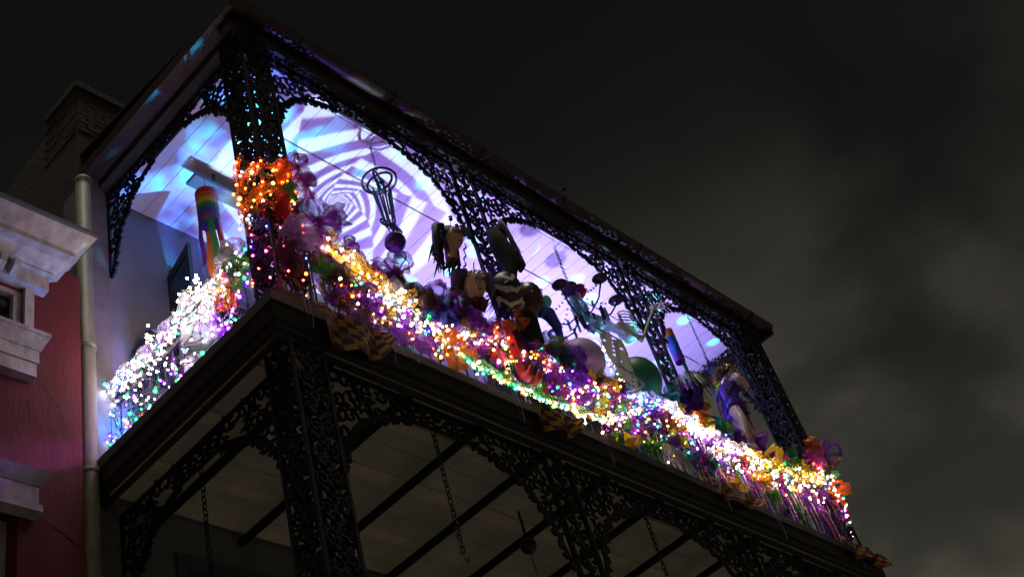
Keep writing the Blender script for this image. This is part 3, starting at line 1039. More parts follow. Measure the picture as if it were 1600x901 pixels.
# ================================================================== ribbon bows
def loop_mesh(seed, L, W, rib, c):
    # one crumpled ribbon loop: leaves the knot, bulges out and comes back
    rng = random.Random(seed)
    rows = []
    N = 15
    ph = rng.uniform(0, 6)
    for i in range(N):
        t = i / (N - 1)
        x = L * math.sin(PI * t) ** 0.8
        z = W * math.sin(2 * PI * t) * 0.5
        ww = rib * (0.22 + 0.78 * math.sin(PI * t) ** 0.6)
        row = []
        for j in range(9):
            s = j / 8 - 0.5
            ruf = L * math.sin(PI * t) * (0.09 * math.sin(s * 15 + ph + t * 9) + 0.07 * math.sin(s * 31 + ph * 2 - t * 13))
            edge = 0.10 * L * abs(s) * math.sin(t * 38 + ph + (3 if s > 0 else 0)) * math.sin(PI * t)
            row.append((x + ruf * 0.7 + 0.5 * edge, s * ww * 2 + edge, z + ruf + 0.12 * L * (s * s)))
        rows.append(row)
    return MB().grid(rows).mesh('loop', M['tulle_' + c], True)


def tail_mesh(seed, L, rib, c):
    rng = random.Random(seed)
    rows = []
    ph = rng.uniform(0, 6)
    for i in range(9):
        t = i / 8
        row = []
        for j in range(4):
            s = j / 3 - 0.5
            row.append((0.25 * L * t + 0.06 * L * math.sin(t * 8 + ph), s * rib * (0.5 + t) + 0.05 * L * math.sin(t * 5 + ph), -L * t + 0.04 * L * math.sin(s * 8 + ph)))
        rows.append(row)
    return MB().grid(rows).mesh('tail', M['tulle_' + c], True)


def petal_mesh(seed, c):
    rng = random.Random(seed)
    rows = []
    for i in range(10):
        t = i / 9
        w_ = 0.42 * math.sin(PI * t ** 0.8) + 0.02
        rows.append([(t * 1.25, e * w_, 0.25 * math.sin(PI * t) + 0.14 * e * e * math.sin(PI * t) + 0.03 * math.sin(t * 20 + e * 5 + seed)) for e in (-1, -0.5, 0, 0.5, 1)])
    return MB().grid(rows).mesh('petal', M['tulle_' + c], True)


LOOPS = {}
def loops_for(c):
    if c not in LOOPS:
        LOOPS[c] = ([loop_mesh(hash_(c) + k, 1.0, 0.75 + 0.15 * k, 0.42, c) for k in range(3)], [tail_mesh(hash_(c) + 9 + k, 1.6, 0.35, c) for k in range(2)],
                    MB().ball((0, 0, 0), 0.22, 8, 6, (1, 1, 0.9)).mesh('knot', M['tulle_' + c], True))
    return LOOPS[c]


def hash_(c):
    return ord(c[0]) * 7


rb = random.Random(77)
PET = {c: petal_mesh(3 + i, c) for i, c in enumerate('oygm')}
BAYS = ((3.1, 'on the railing between corner post and second post'), (4.65, 'on the railing just past the second post'), (6.1, 'on the railing just before the third post'), (99, 'on the railing between third post and far end post'))
def bay(x):
    return next(n for lim, n in BAYS if x < lim)
def bow(loc, c, r, where):
    nm = TUL[c][0]
    nm = ('small ' if r < 0.135 else 'big ' if r > 0.19 else 'floppy ' if r > 0.165 else '') + nm
    if where == FRONT:
        where = bay(loc[0])
    b = thing('ribbon_bow', '%s mesh ribbon bow tied %s' % (nm, where), 'bow', loc, rb.uniform(0, 6.28), '%s mesh bows %s' % (nm, where))
    lp, tl, kn = loops_for(c)
    n = rb.randint(6, 8)
    for i in range(n):
        o = put('petal', PET[c], b) if (c in PET and i % 2) else put('loop', rb.choice(lp), b)
        e = Vector((rb.gauss(0, 1), rb.gauss(0, 1), rb.gauss(0.25, 0.8))).normalized()
        q = e.to_track_quat('X', 'Z') @ Vector((1, 0, 0)).rotation_difference(Vector((1, 0, 0)))
        o.rotation_mode = 'QUATERNION'
        o.rotation_quaternion = Matrix.Rotation(rb.uniform(0, 6.28), 3, e).to_quaternion() @ Vector((1, 0, 0)).rotation_difference(e)
        k = r * rb.uniform(0.75, 1.15)
        o.scale = (k, k, k)
    for i in range(2):
        put('tail', rb.choice(tl), b, (0, 0, 0), (0, 0, rb.uniform(0, 6.28)), (r * 0.8,) * 3)
    put('knot', kn, b, scale=(r, r, r))
    return b


ON_POST = 'round the corner post'
FRONT = 'along the street side railing'
ENDR = 'on the end railing by the red house'
FARP = 'at the foot of the far end post'
post_bows = [(0.27, 10.05, 'o', .09), (0.54, 10.4, 'm', .13), (0.61, 10.18, 'p', .13), (0.42, 9.89, 'g', .15), (0.65, 9.71, 'p', .24), (0.38, 9.39, 'l', .18), (0.22, 9.69, 'r', .14), (0.12, 9.85, 'o', .10), (0.35, 10.25, 'o', .08), (0.3, 9.1, 'd', .16)]
for x, z, c, r in post_bows:
    bow((x, -0.03 if x > 0.15 else 0.1, z), c, r, ON_POST)
front_bows = [(0.92, 9.12, 'd', .2), (0.69, 9.19, 'g', .14), (1.13, 9.0, 'p', .18), (1.41, 9.32, 's', .16), (1.61, 9.64, 'p', .24), (1.73, 9.73, 'y', .1), (1.78, 9.38, 'd', .18), (2.07, 9.4, 'p', .2), (2.0, 9.51, 'y', .1), (2.3, 9.46, 'd', .18), (2.41, 9.35, 'p', .18), (2.45, 9.41, 'o', .12), (2.6, 9.34, 'p', .18), (2.75, 9.32, 'o', .14), (2.96, 9.52, 'g', .14), (3.31, 9.85, 'o', .12), (2.79, 9.23, 'm', .16), (2.1, 8.95, 'o', .16), (2.24, 8.88, 'o', .16), (2.07, 9.11, 'b', .16), (3.54, 9.58, 'o', .1), (3.71, 9.64, 'g', .15), (4.0, 9.8, 'o', .12), (4.03, 9.64, 't', .14), (3.4, 9.41, 'p', .16), (3.55, 9.09, 'p', .18), (3.87, 9.12, 'p', .2), (4.21, 9.08, 'y', .18), (4.6, 9.5, 'y', .18), (4.63, 9.18, 'm', .14), (4.61, 8.94, 'g', .16), (4.59, 8.76, 'y', .13), (5.09, 9.26, 'b', .16), (5.27, 9.29, 'p', .14), (5.75, 9.78, 't', .16), (5.97, 9.62, 'y', .18), (6.29, 9.84, 'p', .24), (6.58, 9.88, 'o', .16), (6.26, 9.59, 'o', .16), (5.42, 9.03, 'p', .16), (5.09, 8.86, 'g', .16), (5.55, 9.06, 'y', .16), (6.88, 9.72, 'g', .16), (6.63, 9.46, 'y', .14), (7.57, 9.53, 'y', .2), (7.74, 9.72, 'p', .18), (7.86, 9.55, 'm', .2), (8.29, 9.72, 'g', .2), (8.57, 9.71, 'y', .14)]
rx = random.Random(123)
for i in range(64):
    x = 0.75 + 8.2 * (i + rx.random()) / 64
    front_bows.append((x, rx.uniform(8.9, 9.7), rx.choice('ppyogmpbty'), rx.uniform(0.09, 0.15)))
for x, z, c, r in front_bows:
    bow((x, 0.04 + rb.uniform(-.03, .03), z), c, r, FRONT)
for x, z, c, r in [(9.2, 10.2, 'o', .16), (9.45, 10.2, 'p', .22), (9.5, 10.0, 'y', .16), (9.24, 9.5, 'o', .18), (9.27, 9.75, 'g', .14), (9.05, 9.95, 'm', .16)]:
    bow((x, 0.0, z), c, r, FARP)
for y, z, c, r in [(0.62, 9.62, 's', .15), (0.72, 9.35, 'y', .16), (0.85, 9.3, 'o', .14), (0.6, 9.45, 'g', .15)]:
    bow((0.22, y, z), c, r, ENDR)


# ================================================================== ruffled mesh garlands on the handrail
def garland(seed, x0, x1, z0, z1, c, c2, r=0.085):
    rng = random.Random(seed)
    L = x1 - x0
    rows = []
    n = max(8, int(L / 0.035))
    for i in range(n + 1):
        t = i / n
        u = t * L
        pin = 0.55 + 0.45 * abs(math.sin(u * 11 + seed))
        row = []
        for j in range(15):
            a = 2 * PI * j / 14
            k = r * pin * (1 + 0.35 * math.sin(3 * a + u * 17 + seed) + 0.22 * math.sin(7 * a + u * 31))
            row.append((u + 0.02 * math.sin(5 * a + u * 9), k * math.cos(a), lerp(z0, z1, t) - z0 - 0.06 * math.sin(PI * t) + k * math.sin(a)))
        rows.append(row)
    gname = '%s mesh garlands wound along the street side handrail' % TUL[c][0]
    o = MB().grid(rows).build('mesh_garland', M['tulle_' + c], None, (x0, 0.12, z0), smooth=True)
    return tag(o, 'ruffled %s mesh garland wound %s' % (TUL[c][0], bay(x0)), 'garland', gname)


gx = 0.6
k = 0
for c in ['d', 'p', 'd', 'p', 'g', 'p', 'd', 'p', 'p', 'y', 'p', 'g', 'p', 'y', 'p', 'm', 'g']:
    x2 = gx + 0.5
    garland(k + 3, gx, x2, 9.62 + 0.06 * math.sin(k * 2.1), 9.62 + 0.06 * math.sin((k + 1) * 2.1), c, c)
    gx = x2 + 0.01
    k += 1
    if gx > 8.9: break
k = 0
for x0, x1, z0, z1, c in [(0.6, 1.15, 9.35, 9.15, 'd'), (0.62, 1.3, 9.05, 8.85, 'd'), (1.2, 1.9, 9.0, 8.85, 'p'), (0.75, 1.2, 9.3, 8.95, 'p'), (1.7, 2.3, 9.45, 9.05, 'd'), (2.2, 2.75, 9.05, 9.25, 'p'), (3.3, 3.95, 9.5, 9.0, 'p'), (3.5, 4.3, 9.2, 9.1, 'p'), (4.4, 5.0, 9.4, 9.0, 'm'), (4.9, 5.6, 9.5, 8.95, 'p'), (5.9, 6.6, 9.75, 9.6, 'p'), (6.9, 7.5, 9.5, 9.6, 'p')]:
    o = garland(40 + k, x0, x1, z0, z1, c, c, 0.075)
    o.location.y = 0.06
    o['label'] = 'loose drooping %s mesh swag low %s' % (TUL[c][0], bay(x0))
    o['group'] = '%s mesh swags below the handrail' % TUL[c][0]
    k += 1


# ================================================================== bead strands hung over the rail
for k_, c_ in {'white': (0.58, 0.54, 0.6), 'gold': (0.55, 0.36, 0.05), 'lilac': (0.40, 0.20, 0.58), 'green': (0.2, 0.5, 0.2), 'orange': (0.58, 0.2, 0.04), 'mint': (0.34, 0.58, 0.52)}.items():
    M['gauze_' + k_] = tulle('gauze_' + k_, c_, 0.62 if k_ != 'mint' else 0.3)
BEADC = {'purple': (0.20, 0.03, 0.45), 'green': (0.02, 0.22, 0.06), 'gold': (0.55, 0.36, 0.05), 'silver': (0.6, 0.58, 0.62), 'pink': (0.5, 0.08, 0.3)}
for k_, c_ in BEADC.items():
    M['bead_' + k_] = mat('bead_' + k_, c_, 0.18, 0.65)


def strand_mesh(seed, L, wd, colr):
    rng = random.Random(seed)
    pts, rad = [], []
    n = 62
    for i in range(n):
        t = i / (n - 1)
        a = PI * t
        x = -wd * math.cos(a)
        z = -L * math.sin(a) ** 0.45
        pts.append((x + 0.006 * math.sin(t * 17 + seed), 0.012 * math.sin(t * 9 + seed), z))
        rad.append(0.0095 if i % 2 else 0.004)
    return MB().tube(pts, rad, 5).mesh('bead_strand', M['bead_' + colr], True)


SM = {c: [strand_mesh(i * 5 + j, 0.45 + 0.2 * j, 0.022 + 0.012 * j, c) for j in range(3)] for i, c in enumerate(BEADC)}
rs_ = random.Random(9)
BW_ = ['purple', 'purple', 'purple', 'silver', 'pink', 'gold', 'green', 'purple', 'silver']
xs = [0.7 + rs_.random() * 5.0 for _ in range(40)] + [5.4 + i * 0.034 + rs_.uniform(-.012, .012) for i in range(108)]
for x in xs:
    if any(abs(x - p - 0.16) < 0.1 for p in posts_x[3:]): continue
    c = rs_.choice(BW_)
    o = put('bead_strand', rs_.choice(SM[c]), None, (x, LY - 0.05 - rs_.random() * 0.08, ZR - 0.08 - rs_.random() * 0.12), (0, R(rs_.uniform(-4, 4)), rs_.uniform(-0.5, 0.5)))
    tag(o, 'looped %s bead strand hung %s' % (c, bay(x)), 'beads', '%s bead strands %s' % (c, bay(x)))
# pale strands dangling below the floor edge
for x, L in ((0.34, 0.30), (1.22, 0.28), (1.5, 0.2), (2.78, 0.35), (4.05, 0.4), (6.05, 0.35), (7.1, 0.42), (8.9, 0.36)):
    pts = [(-0.02, 0, 0.05), (-0.025, -0.02, -L * 0.5), (-0.012, -0.02, -L), (0.012, -0.02, -L), (0.03, -0.02, -L * 0.5), (0.035, 0, 0.05)]
    o = MB().tube(pts, 0.003, 5).build('bead_strand', M['grey_cloth'], None, (x, -0.02, 8.6), smooth=True)
    tag(o, 'thin pale bead loop dangling over the dark floor fascia', 'beads', 'pale bead loops below the floor edge')


# ================================================================== string lights
def string(label, path, n, cols, seed, jit=0.05, br=0.0095, wire='wire', drops=0.06, group=None, cat='string lights', flower=0.55):
    rng = random.Random(seed)
    P = [Vector(p) for p in path]
    base = P[0].copy()
    seg = [(P[i + 1] - P[i]).length for i in range(len(P) - 1)]
    tot = sum(seg)
    def pos(t):
        d = t * tot
        for i, s in enumerate(seg):
            if d <= s or i == len(seg) - 1:
                return P[i].lerp(P[i + 1], min(1, d / s))
            d -= s
    root = thing('light_string', label, cat, tuple(base), 0, group)
    pts = []
    bulbs = {}
    for i in range(n):
        t = (i + rng.random() * 0.8) / n
        p = pos(t) - base + Vector((rng.gauss(0, jit * 0.7), rng.gauss(0, jit * 0.6), rng.gauss(0, jit * 0.7)))
        q = p + Vector((rng.uniform(-.02, .02), rng.uniform(-.02, .02), -drops * rng.uniform(0.3, 1)))
        pts.append(p)
        c = rng.choice(cols)
        bulbs.setdefault(c, []).append((p, q))
    wmb_ = MB()
    sm = []
    for i in range(len(pts) - 1):
        for k in range(2):
            sm.append(pts[i].lerp(pts[i + 1], k / 2) + Vector((0, 0, -0.012 if k else 0)))
    sm.append(pts[-1])
    wmb_.tube(sm, 0.004, 4)
    for c, L in bulbs.items():
        for p, q in L:
            wmb_.tube([p, q], 0.003, 4, cap=False)
    wmb_.build('wire', M[wire], root)
    for c, L in bulbs.items():
        b = MB()
        for p, q in L:
            b.ico(q, br * rng.choice((0.6, 0.8, 0.9, 1.0, 1.1, 1.35)))
        tag(b.build(BNAME[c] + '_bulbs', M['bulb_' + c], root), kind='stuff')
        fmb = MB()  # petals beyond the flower lights are added to widen each bulb's glow
        for p, q in L:
            if rng.random() > flower: continue
            ax = Vector((rng.gauss(0, .6), rng.gauss(-.6, .5), rng.gauss(-.5, .5))).normalized()
            u = ax.orthogonal().normalized()
            v = ax.cross(u)
            R_ = br * rng.uniform(2.6, 5.2)
            a0 = rng.uniform(0, 6)
            for k in range(5):
                a = a0 + k * 2 * PI / 5
                d1, d2, d3 = a - 0.42, a, a + 0.42
                n = len(fmb.v)
                c0 = q - ax * br * 0.5
                fmb.v += [tuple(c0), tuple(c0 + (u * math.cos(d1) + v * math.sin(d1)) * R_ * 0.7 + ax * R_ * 0.25), tuple(c0 + (u * math.cos(d2) + v * math.sin(d2)) * R_ + ax * R_ * 0.5), tuple(c0 + (u * math.cos(d3) + v * math.sin(d3)) * R_ * 0.7 + ax * R_ * 0.25)]
                fmb.quad(n, n + 1, n + 2, n + 3)
        if fmb.v:
            tag(fmb.build(BNAME[c] + '_glow_petals', M['petal_' + c], root), kind='stuff')
    return root


yF = 0.0
def fp(*xz):
    return [(x, yF, z) for x, z in xz]


# street side
string('white fairy lights bunched on the handrail of the first bay', fp((0.7, 9.6), (0.95, 9.55), (1.2, 9.35), (1.45, 9.25), (1.7, 9.3)), 46, 'wwycy', 1, 0.05)
string('purple and teal fairy lights below the first bay handrail', fp((1.0, 9.2), (1.3, 9.2), (1.7, 9.1), (2.1, 9.15), (2.5, 9.15)), 34, 'pwgtwy', 2, 0.08)
string('white wired flower lights looped just above the floor edge', fp((1.23, 9.18), (1.72, 9.14), (2.06, 8.94), (2.44, 8.83), (2.95, 8.8), (3.21, 8.79), (3.59, 8.81), (4.09, 8.84), (4.42, 9.0), (5.22, 9.43)), 120, 'wtywcwgy', 3, 0.03, 0.010, 'white_wire', 0.07)
string('pink and white fairy lights in the ribbons before the second post', fp((1.9, 9.1), (2.2, 9.15), (2.5, 9.2), (2.8, 9.4), (3.05, 9.3)), 44, 'wowwyyco', 4, 0.07)
string('red and amber fairy lights below the masks of the second post', fp((2.75, 9.4), (2.95, 9.2), (3.2, 9.3), (3.4, 9.45), (3.6, 9.2), (3.75, 8.95)), 34, 'rooywm', 5, 0.05)
string('multicolour fairy lights in the ribbons of the middle bay', fp((3.4, 9.5), (3.7, 9.2), (4.1, 9.1), (4.5, 9.35), (4.9, 9.25), (5.3, 9.5)), 74, 'wwcytgywpo', 6, 0.09)
string('cool white fairy lights massed on the rail by the third post', fp((4.9, 9.45), (5.2, 9.5), (5.6, 9.6), (5.95, 9.5), (6.3, 9.45), (6.7, 9.4)), 110, 'ccccwwtb', 7, 0.06, 0.011)
string('warm white fairy lights massed on the rail past the third post', fp((5.8, 9.5), (6.2, 9.45), (6.6, 9.43), (6.95, 9.42), (7.3, 9.45)), 80, 'wwwwcy', 8, 0.05, 0.011)
string('multicolour fairy lights on the rail of the last bay', fp((7.0, 9.45), (7.5, 9.45), (8.0, 9.5), (8.5, 9.55), (9.0, 9.62)), 84, 'wygtcyww', 9, 0.06, 0.010)
string('pink and red fairy lights low in the beads of the last bay', fp((6.4, 9.1), (6.9, 9.15), (7.3, 9.2), (7.8, 9.25), (8.3, 9.3)), 26, 'mrwo', 10, 0.07)
string('white and pink fairy lights wrapped at the foot of far end post', [(8.85, 0.0, 9.7), (9.1, -0.02, 9.95), (9.3, -0.02, 9.75), (9.1, -0.02, 9.6), (9.3, 0.0, 9.45), (9.4, 0.1, 9.2), (9.42, 0.12, 8.95)], 60, 'wcmrtwyp', 11, 0.06)
string('purple sparkle lights trailing along the middle bay rail', fp((3.6, 9.35), (4.0, 9.25), (4.4, 9.2), (4.8, 9.15), (5.2, 9.1)), 26, 'pcwpt', 12, 0.1)
# corner post
def helix(cx, cy, z0, z1, r, turns, n=24):
    return [(cx + r * math.cos(2 * PI * turns * i / n), cy + r * 0.9 * math.sin(2 * PI * turns * i / n), lerp(z0, z1, i / n)) for i in range(n + 1)]
string('orange fairy lights wound round the corner post', helix(LXa, LY, 9.75, 10.5, 0.26, 3.5), 95, 'oooryow', 13, 0.04, 0.011)
string('red fairy lights round the base of the corner post', helix(LXa, LY, 8.75, 9.8, 0.26, 3.5), 34, 'rrompb', 14, 0.05)
# end railing
xE = LXa - 0.10
def ep(*yz):
    return [(xE, y, z) for y, z in yz]
string('dense white fairy lights swathed along the end railing top', ep((0.75, 9.7), (1.0, 9.55), (1.3, 9.72), (1.6, 9.6), (1.9, 9.55), (2.2, 9.6), (2.6, 9.62)), 190, 'wwcwwcwtp', 15, 0.06, 0.0072)
string('second strand of white fairy lights sagging below the end railing top', ep((0.8, 9.5), (1.1, 9.35), (1.5, 9.55), (1.9, 9.4), (2.3, 9.5), (2.62, 9.5)), 80, 'wcwcwg', 16, 0.07, 0.0075)
string('sparse purple and green lights strung low on the end railing', ep((0.5, 9.1), (0.8, 9.0), (1.1, 8.85), (1.5, 8.95), (1.9, 9.0), (2.3, 9.0), (2.6, 8.9)), 36, 'pgpgot', 17, 0.10, 0.012)
string('green and purple lights between end railing sign and corner post', ep((0.5, 9.6), (0.6, 9.35), (0.8, 9.45), (0.95, 9.15), (0.75, 9.05)), 22, 'gpgpw', 18, 0.08, 0.012)

# sheer gauze added round the fairy lights to imitate a soft bloom
def gauze(label, path, r, c, seed):
    P = [Vector(p) for p in path]
    base = P[0].copy()
    rows = []
    pts = []
    for i in range(len(P) - 1):
        n = max(3, int((P[i + 1] - P[i]).length / 0.045))
        pts += [P[i].lerp(P[i + 1], k / n) for k in range(n)]
    pts.append(P[-1])
    for i, p in enumerate(pts):
        t = (pts[min(i + 1, len(pts) - 1)] - pts[max(i - 1, 0)]).normalized()
        a_ = Vector((0, 0, 1)) if abs(t.z) < 0.8 else Vector((1, 0, 0))
        u = t.cross(a_).normalized()
        v = t.cross(u)
        row = []
        for j in range(17):
            a = 2 * PI * j / 16
            k = r * (0.75 + 0.3 * math.sin(i * 0.9 + seed)) * (1 + 0.28 * math.sin(3 * a + i * 0.7 + seed) + 0.22 * math.sin(7 * a - i * 1.3) + 0.12 * math.sin(13 * a + i * 2.1))
            row.append(tuple(p - base + u * math.cos(a) * k + v * math.sin(a) * k + t * 0.02 * math.sin(5 * a + i)))
        rows.append(row)
    o = MB().grid(rows).build('gauze_garland', M['gauze_' + c], None, tuple(base), smooth=True)
    return tag(o, label, 'gauze')


gauze('added sheer gold gauze spreading bulb glow on the first bay handrail', fp((0.7, 9.6), (0.95, 9.55), (1.2, 9.35), (1.45, 9.25), (1.7, 9.3)), 0.075, 'gold', 1)
gauze('added sheer lilac gauze spreading bulb glow low in the first bay', fp((1.9, 9.1), (2.2, 9.15), (2.5, 9.2), (2.8, 9.4), (3.05, 9.3)), 0.07, 'lilac', 2)
gauze('added sheer lilac gauze spreading bulb glow in the middle bay', fp((3.4, 9.5), (3.7, 9.2), (4.1, 9.1), (4.5, 9.35), (4.9, 9.25), (5.3, 9.5)), 0.08, 'lilac', 3)
gauze('added sheer white gauze spreading bulb glow by the third post', fp((4.9, 9.45), (5.2, 9.5), (5.6, 9.6), (5.95, 9.5), (6.3, 9.45), (6.7, 9.4), (7.2, 9.45)), 0.085, 'white', 4)
gauze('added sheer gold gauze spreading bulb glow on the last bay rail', fp((7.15, 9.45), (7.5, 9.45), (8.0, 9.5), (8.5, 9.55), (9.0, 9.62)), 0.075, 'gold', 5)
gauze('added sheer green gauze spreading bulb glow along the first bay floor edge', fp((2.06, 8.94), (2.44, 8.83), (2.95, 8.8), (3.21, 8.79), (3.59, 8.81), (4.09, 8.84)), 0.05, 'green', 6)
gauze('added sheer orange gauze spreading bulb glow up the corner post', helix(LXa, LY, 9.75, 10.5, 0.25, 2.5, 30), 0.042, 'orange', 7)
gauze('added sheer white gauze spreading bulb glow along the end railing top', ep((0.75, 9.7), (1.0, 9.55), (1.3, 9.72), (1.6, 9.6), (1.9, 9.55), (2.2, 9.6), (2.6, 9.62)), 0.075, 'white', 8)

string('gold and green fairy lights scattered low through first bay ribbons', fp((0.75, 9.1), (1.1, 8.95), (1.5, 9.05), (1.9, 8.95), (2.3, 9.05), (2.7, 9.0), (3.0, 9.1)), 80, 'yywgwpo', 21, 0.13)
string('gold and violet fairy lights scattered low through middle bay ribbons', fp((3.3, 9.2), (3.7, 9.0), (4.1, 9.2), (4.5, 9.0), (4.9, 9.15), (5.3, 9.0), (5.8, 9.2)), 90, 'yywgwpt', 22, 0.13)
string('gold and white fairy lights scattered low through last bay beads', fp((6.2, 9.25), (6.7, 9.2), (7.2, 9.25), (7.8, 9.3), (8.4, 9.3), (8.9, 9.4)), 60, 'ywwgc', 23, 0.09)
string('white and violet fairy lights draped over the lower end railing', ep((0.6, 9.3), (0.8, 9.1), (1.1, 9.3), (1.4, 9.0), (1.7, 9.3), (2.0, 9.05), (2.3, 9.3), (2.6, 9.1), (2.62, 8.8)), 110, 'wcwpwgcp', 24, 0.11, 0.008)
string('amber fairy lights added behind the pierced paper banner to brighten it', [(4.86, 0.12, 10.3), (5.0, 0.12, 10.1), (5.05, 0.12, 9.9), (5.15, 0.1, 9.7)], 18, 'ywyt', 25, 0.05)  # extra bulbs added to light up the paper banner
gauze('sheer mint gauze swagged from the chandelier towards the third post', [(5.35, 0.42, 11.25), (5.55, 0.32, 11.05), (5.75, 0.22, 10.95), (5.95, 0.15, 10.9)], 0.09, 'mint', 9)

# twig lights sticking up over the end railing
def twig(label, loc, dirs, seed):
    rng = random.Random(seed)
    t = thing('twig_lights', label, 'twig lights', loc, 0, None)
    st, bl = MB(), MB()
    for dx, dy, dz in dirs:
        p = Vector((dx, dy, dz))
        mid = p * 0.55 + Vector((rng.uniform(-.03, .03), rng.uniform(-.03, .03), 0.03))
        st.tube([(0, 0, 0), mid, p], [0.006, 0.005, 0.003], 5)
        bl.ico(p, 0.014)
        for q in range(2):
            e = mid + Vector((rng.uniform(-.08, .08), rng.uniform(-.08, .08), rng.uniform(.03, .12)))
            st.tube([mid, e], 0.003, 4)
            bl.ico(e, 0.013)
    st.build('stem', M['black_plastic'], t)
    tag(bl.build('warm_white_bulbs', M['bulb_w'], t), kind='stuff')
    return t
rt = random.Random(4)
twig('dark twig lights with warm bulbs fanning above the end railing', (LXa + 0.05, 1.45, 9.65), [(rt.uniform(-.2, .2), rt.uniform(-.3, .4), rt.uniform(.15, .42)) for _ in range(8)], 1)
twig('dark twig lights with warm bulbs beside the rainbow windsock', (LXa + 0.15, 0.95, 9.75), [(rt.uniform(-.25, .1), rt.uniform(-.1, .5), rt.uniform(.15, .40)) for _ in range(8)], 2)
twig('dark twig lights with warm bulbs beside the metal lantern', (LXa + 0.0, 1.95, 9.6), [(rt.uniform(-.1, .2), rt.uniform(-.3, .25), rt.uniform(.12, .35)) for _ in range(6)], 3)


# ================================================================== harlequin cloths over the floor edge
def harlequin(label, x0, L, drop, seed, sag):
    mb = MB()
    nu, nv = max(6, int(L / 0.075)), max(4, int(drop / 0.07))
    rng = random.Random(seed)
    rows = []
    for i in range(nu + 1):
        u = i / nu
        d = drop * (0.35 + 0.65 * math.sin(PI * (u * 0.9 + 0.1)) ** 0.8) if sag else drop
        row = []
        for j in range(nv + 1):
            v = j / nv
            row.append((u * L, -0.035 - 0.05 * math.sin(u * 13 + v * 2) * (0.3 + v) - 0.03 * v, 0.035 - d * v + 0.02 * math.sin(u * 21)))
        rows.append(row)
    n = len(mb.v)
    b = nv + 1
    for r in rows:
        mb.v += r
    for i in range(nu):
        for j in range(nv):
            mb.cur = 0 if (i + j) % 2 else (1 if rng.random() < 0.8 else 2)
            mb.quad(n + i * b + j, n + (i + 1) * b + j, n + (i + 1) * b + j + 1, n + i * b + j + 1)
    o = mb.build('harlequin_cloth', [M['harl_p'], M['harl_y'], M['harl_g']], None, (x0, 0, ZF), smooth=True)
    return tag(o, label, 'cloth')


harlequin('purple and gold harlequin cloth bunched over floor edge by the corner post', 0.42, 0.80, 0.46, 1, True)
harlequin('purple and gold harlequin cloth over floor edge below the second post', 2.95, 0.72, 0.36, 2, True)
harlequin('narrow purple and gold harlequin strip over floor edge past the third post', 5.85, 1.0, 0.22, 3, True)
harlequin('tattered purple and gold harlequin cloth at the far corner of floor', 8.6, 1.0, 0.24, 4, False)


# ================================================================== rainbow windsocks
def windsock(label, loc, L, r, bands, tails, rot=(0, 0, 0)):
    t = thing('windsock', label, 'windsock', loc)
    t.rotation_euler = rot
    k = len(bands)
    for i, c in enumerate(bands):
        z0, z1 = -L * i / k, -L * (i + 1) / k
        r0, r1 = r * (1 - 0.06 * i / k), r * (1 - 0.06 * (i + 1) / k)
        MB().tube([(0, 0, z0), (0, 0, z1)], [r0, r1], 18, cap=(i == 0)).build('band', M['sat_' + c], t, smooth=False)
    for i, c in enumerate(tails):
        a = 2 * PI * i / len(tails)
        rows = []
        tl = L * 1.5
        for q in range(8):
            s = q / 7
            w_ = r * 0.55
            cx_, cy_ = math.cos(a) * r * (0.92 + 0.25 * s), math.sin(a) * r * (0.92 + 0.25 * s)
            tx, ty = -math.sin(a), math.cos(a)
            rows.append([(cx_ + tx * w_ * e + 0.03 * s * math.sin(s * 6 + i), cy_ + ty * w_ * e, -L * 0.99 - tl * s) for e in (-0.5, 0, 0.5)])
        MB().grid(rows).build('streamer', M['sat_' + c], t, smooth=True)
    MB().tube([(0, 0, 0), (0, 0, 0.25)], 0.004, 4).build('cord', M['wire'], t)
    return t


windsock('rainbow striped windsock with streamers hanging by the end railing', (0.62, 1.36, 11.40), 0.44, 0.115, ['red', 'orange', 'yellow', 'green', 'blue', 'purple'], ['red', 'orange', 'blue', 'purple', 'green', 'yellow'])
windsock('slim rainbow windsock hanging beside the third post', (7.38, 0.42, 11.85), 0.55, 0.075, ['orange', 'blue', 'blue', 'purple'], ['green', 'yellow', 'green'])


# ================================================================== hanging ornaments and chains
def chain_mb(L, link=0.04, r=0.004, w_=0.012):
    mb = MB()
    n = int(L / (link * 0.78))
    for i in range(n):
        z = -i * link * 0.78
        pts = []
        for k in range(8):
            a = 2 * PI * k / 8
            x, zz = w_ * math.cos(a), link / 2 * math.sin(a)
            pts.append((x, 0, z - link / 2 + zz) if i % 2 else (0, x, z - link / 2 + zz))
        mb.tube(pts, r, 4, closed=True)
    return mb


def hang_chain(label, loc, L, **kw):
    t = thing('hanging_chain', label, 'chain', (loc[0], loc[1], loc[2]))
    chain_mb(L, **kw).build('chain', M['iron'], t)
    MB().tube([(0, 0, -L), (0.02, 0, -L - 0.04), (0.045, 0, -L - 0.02), (0.04, 0, -L + 0.01)], 0.006, 5).build('hook', M['iron'], t)
    return t


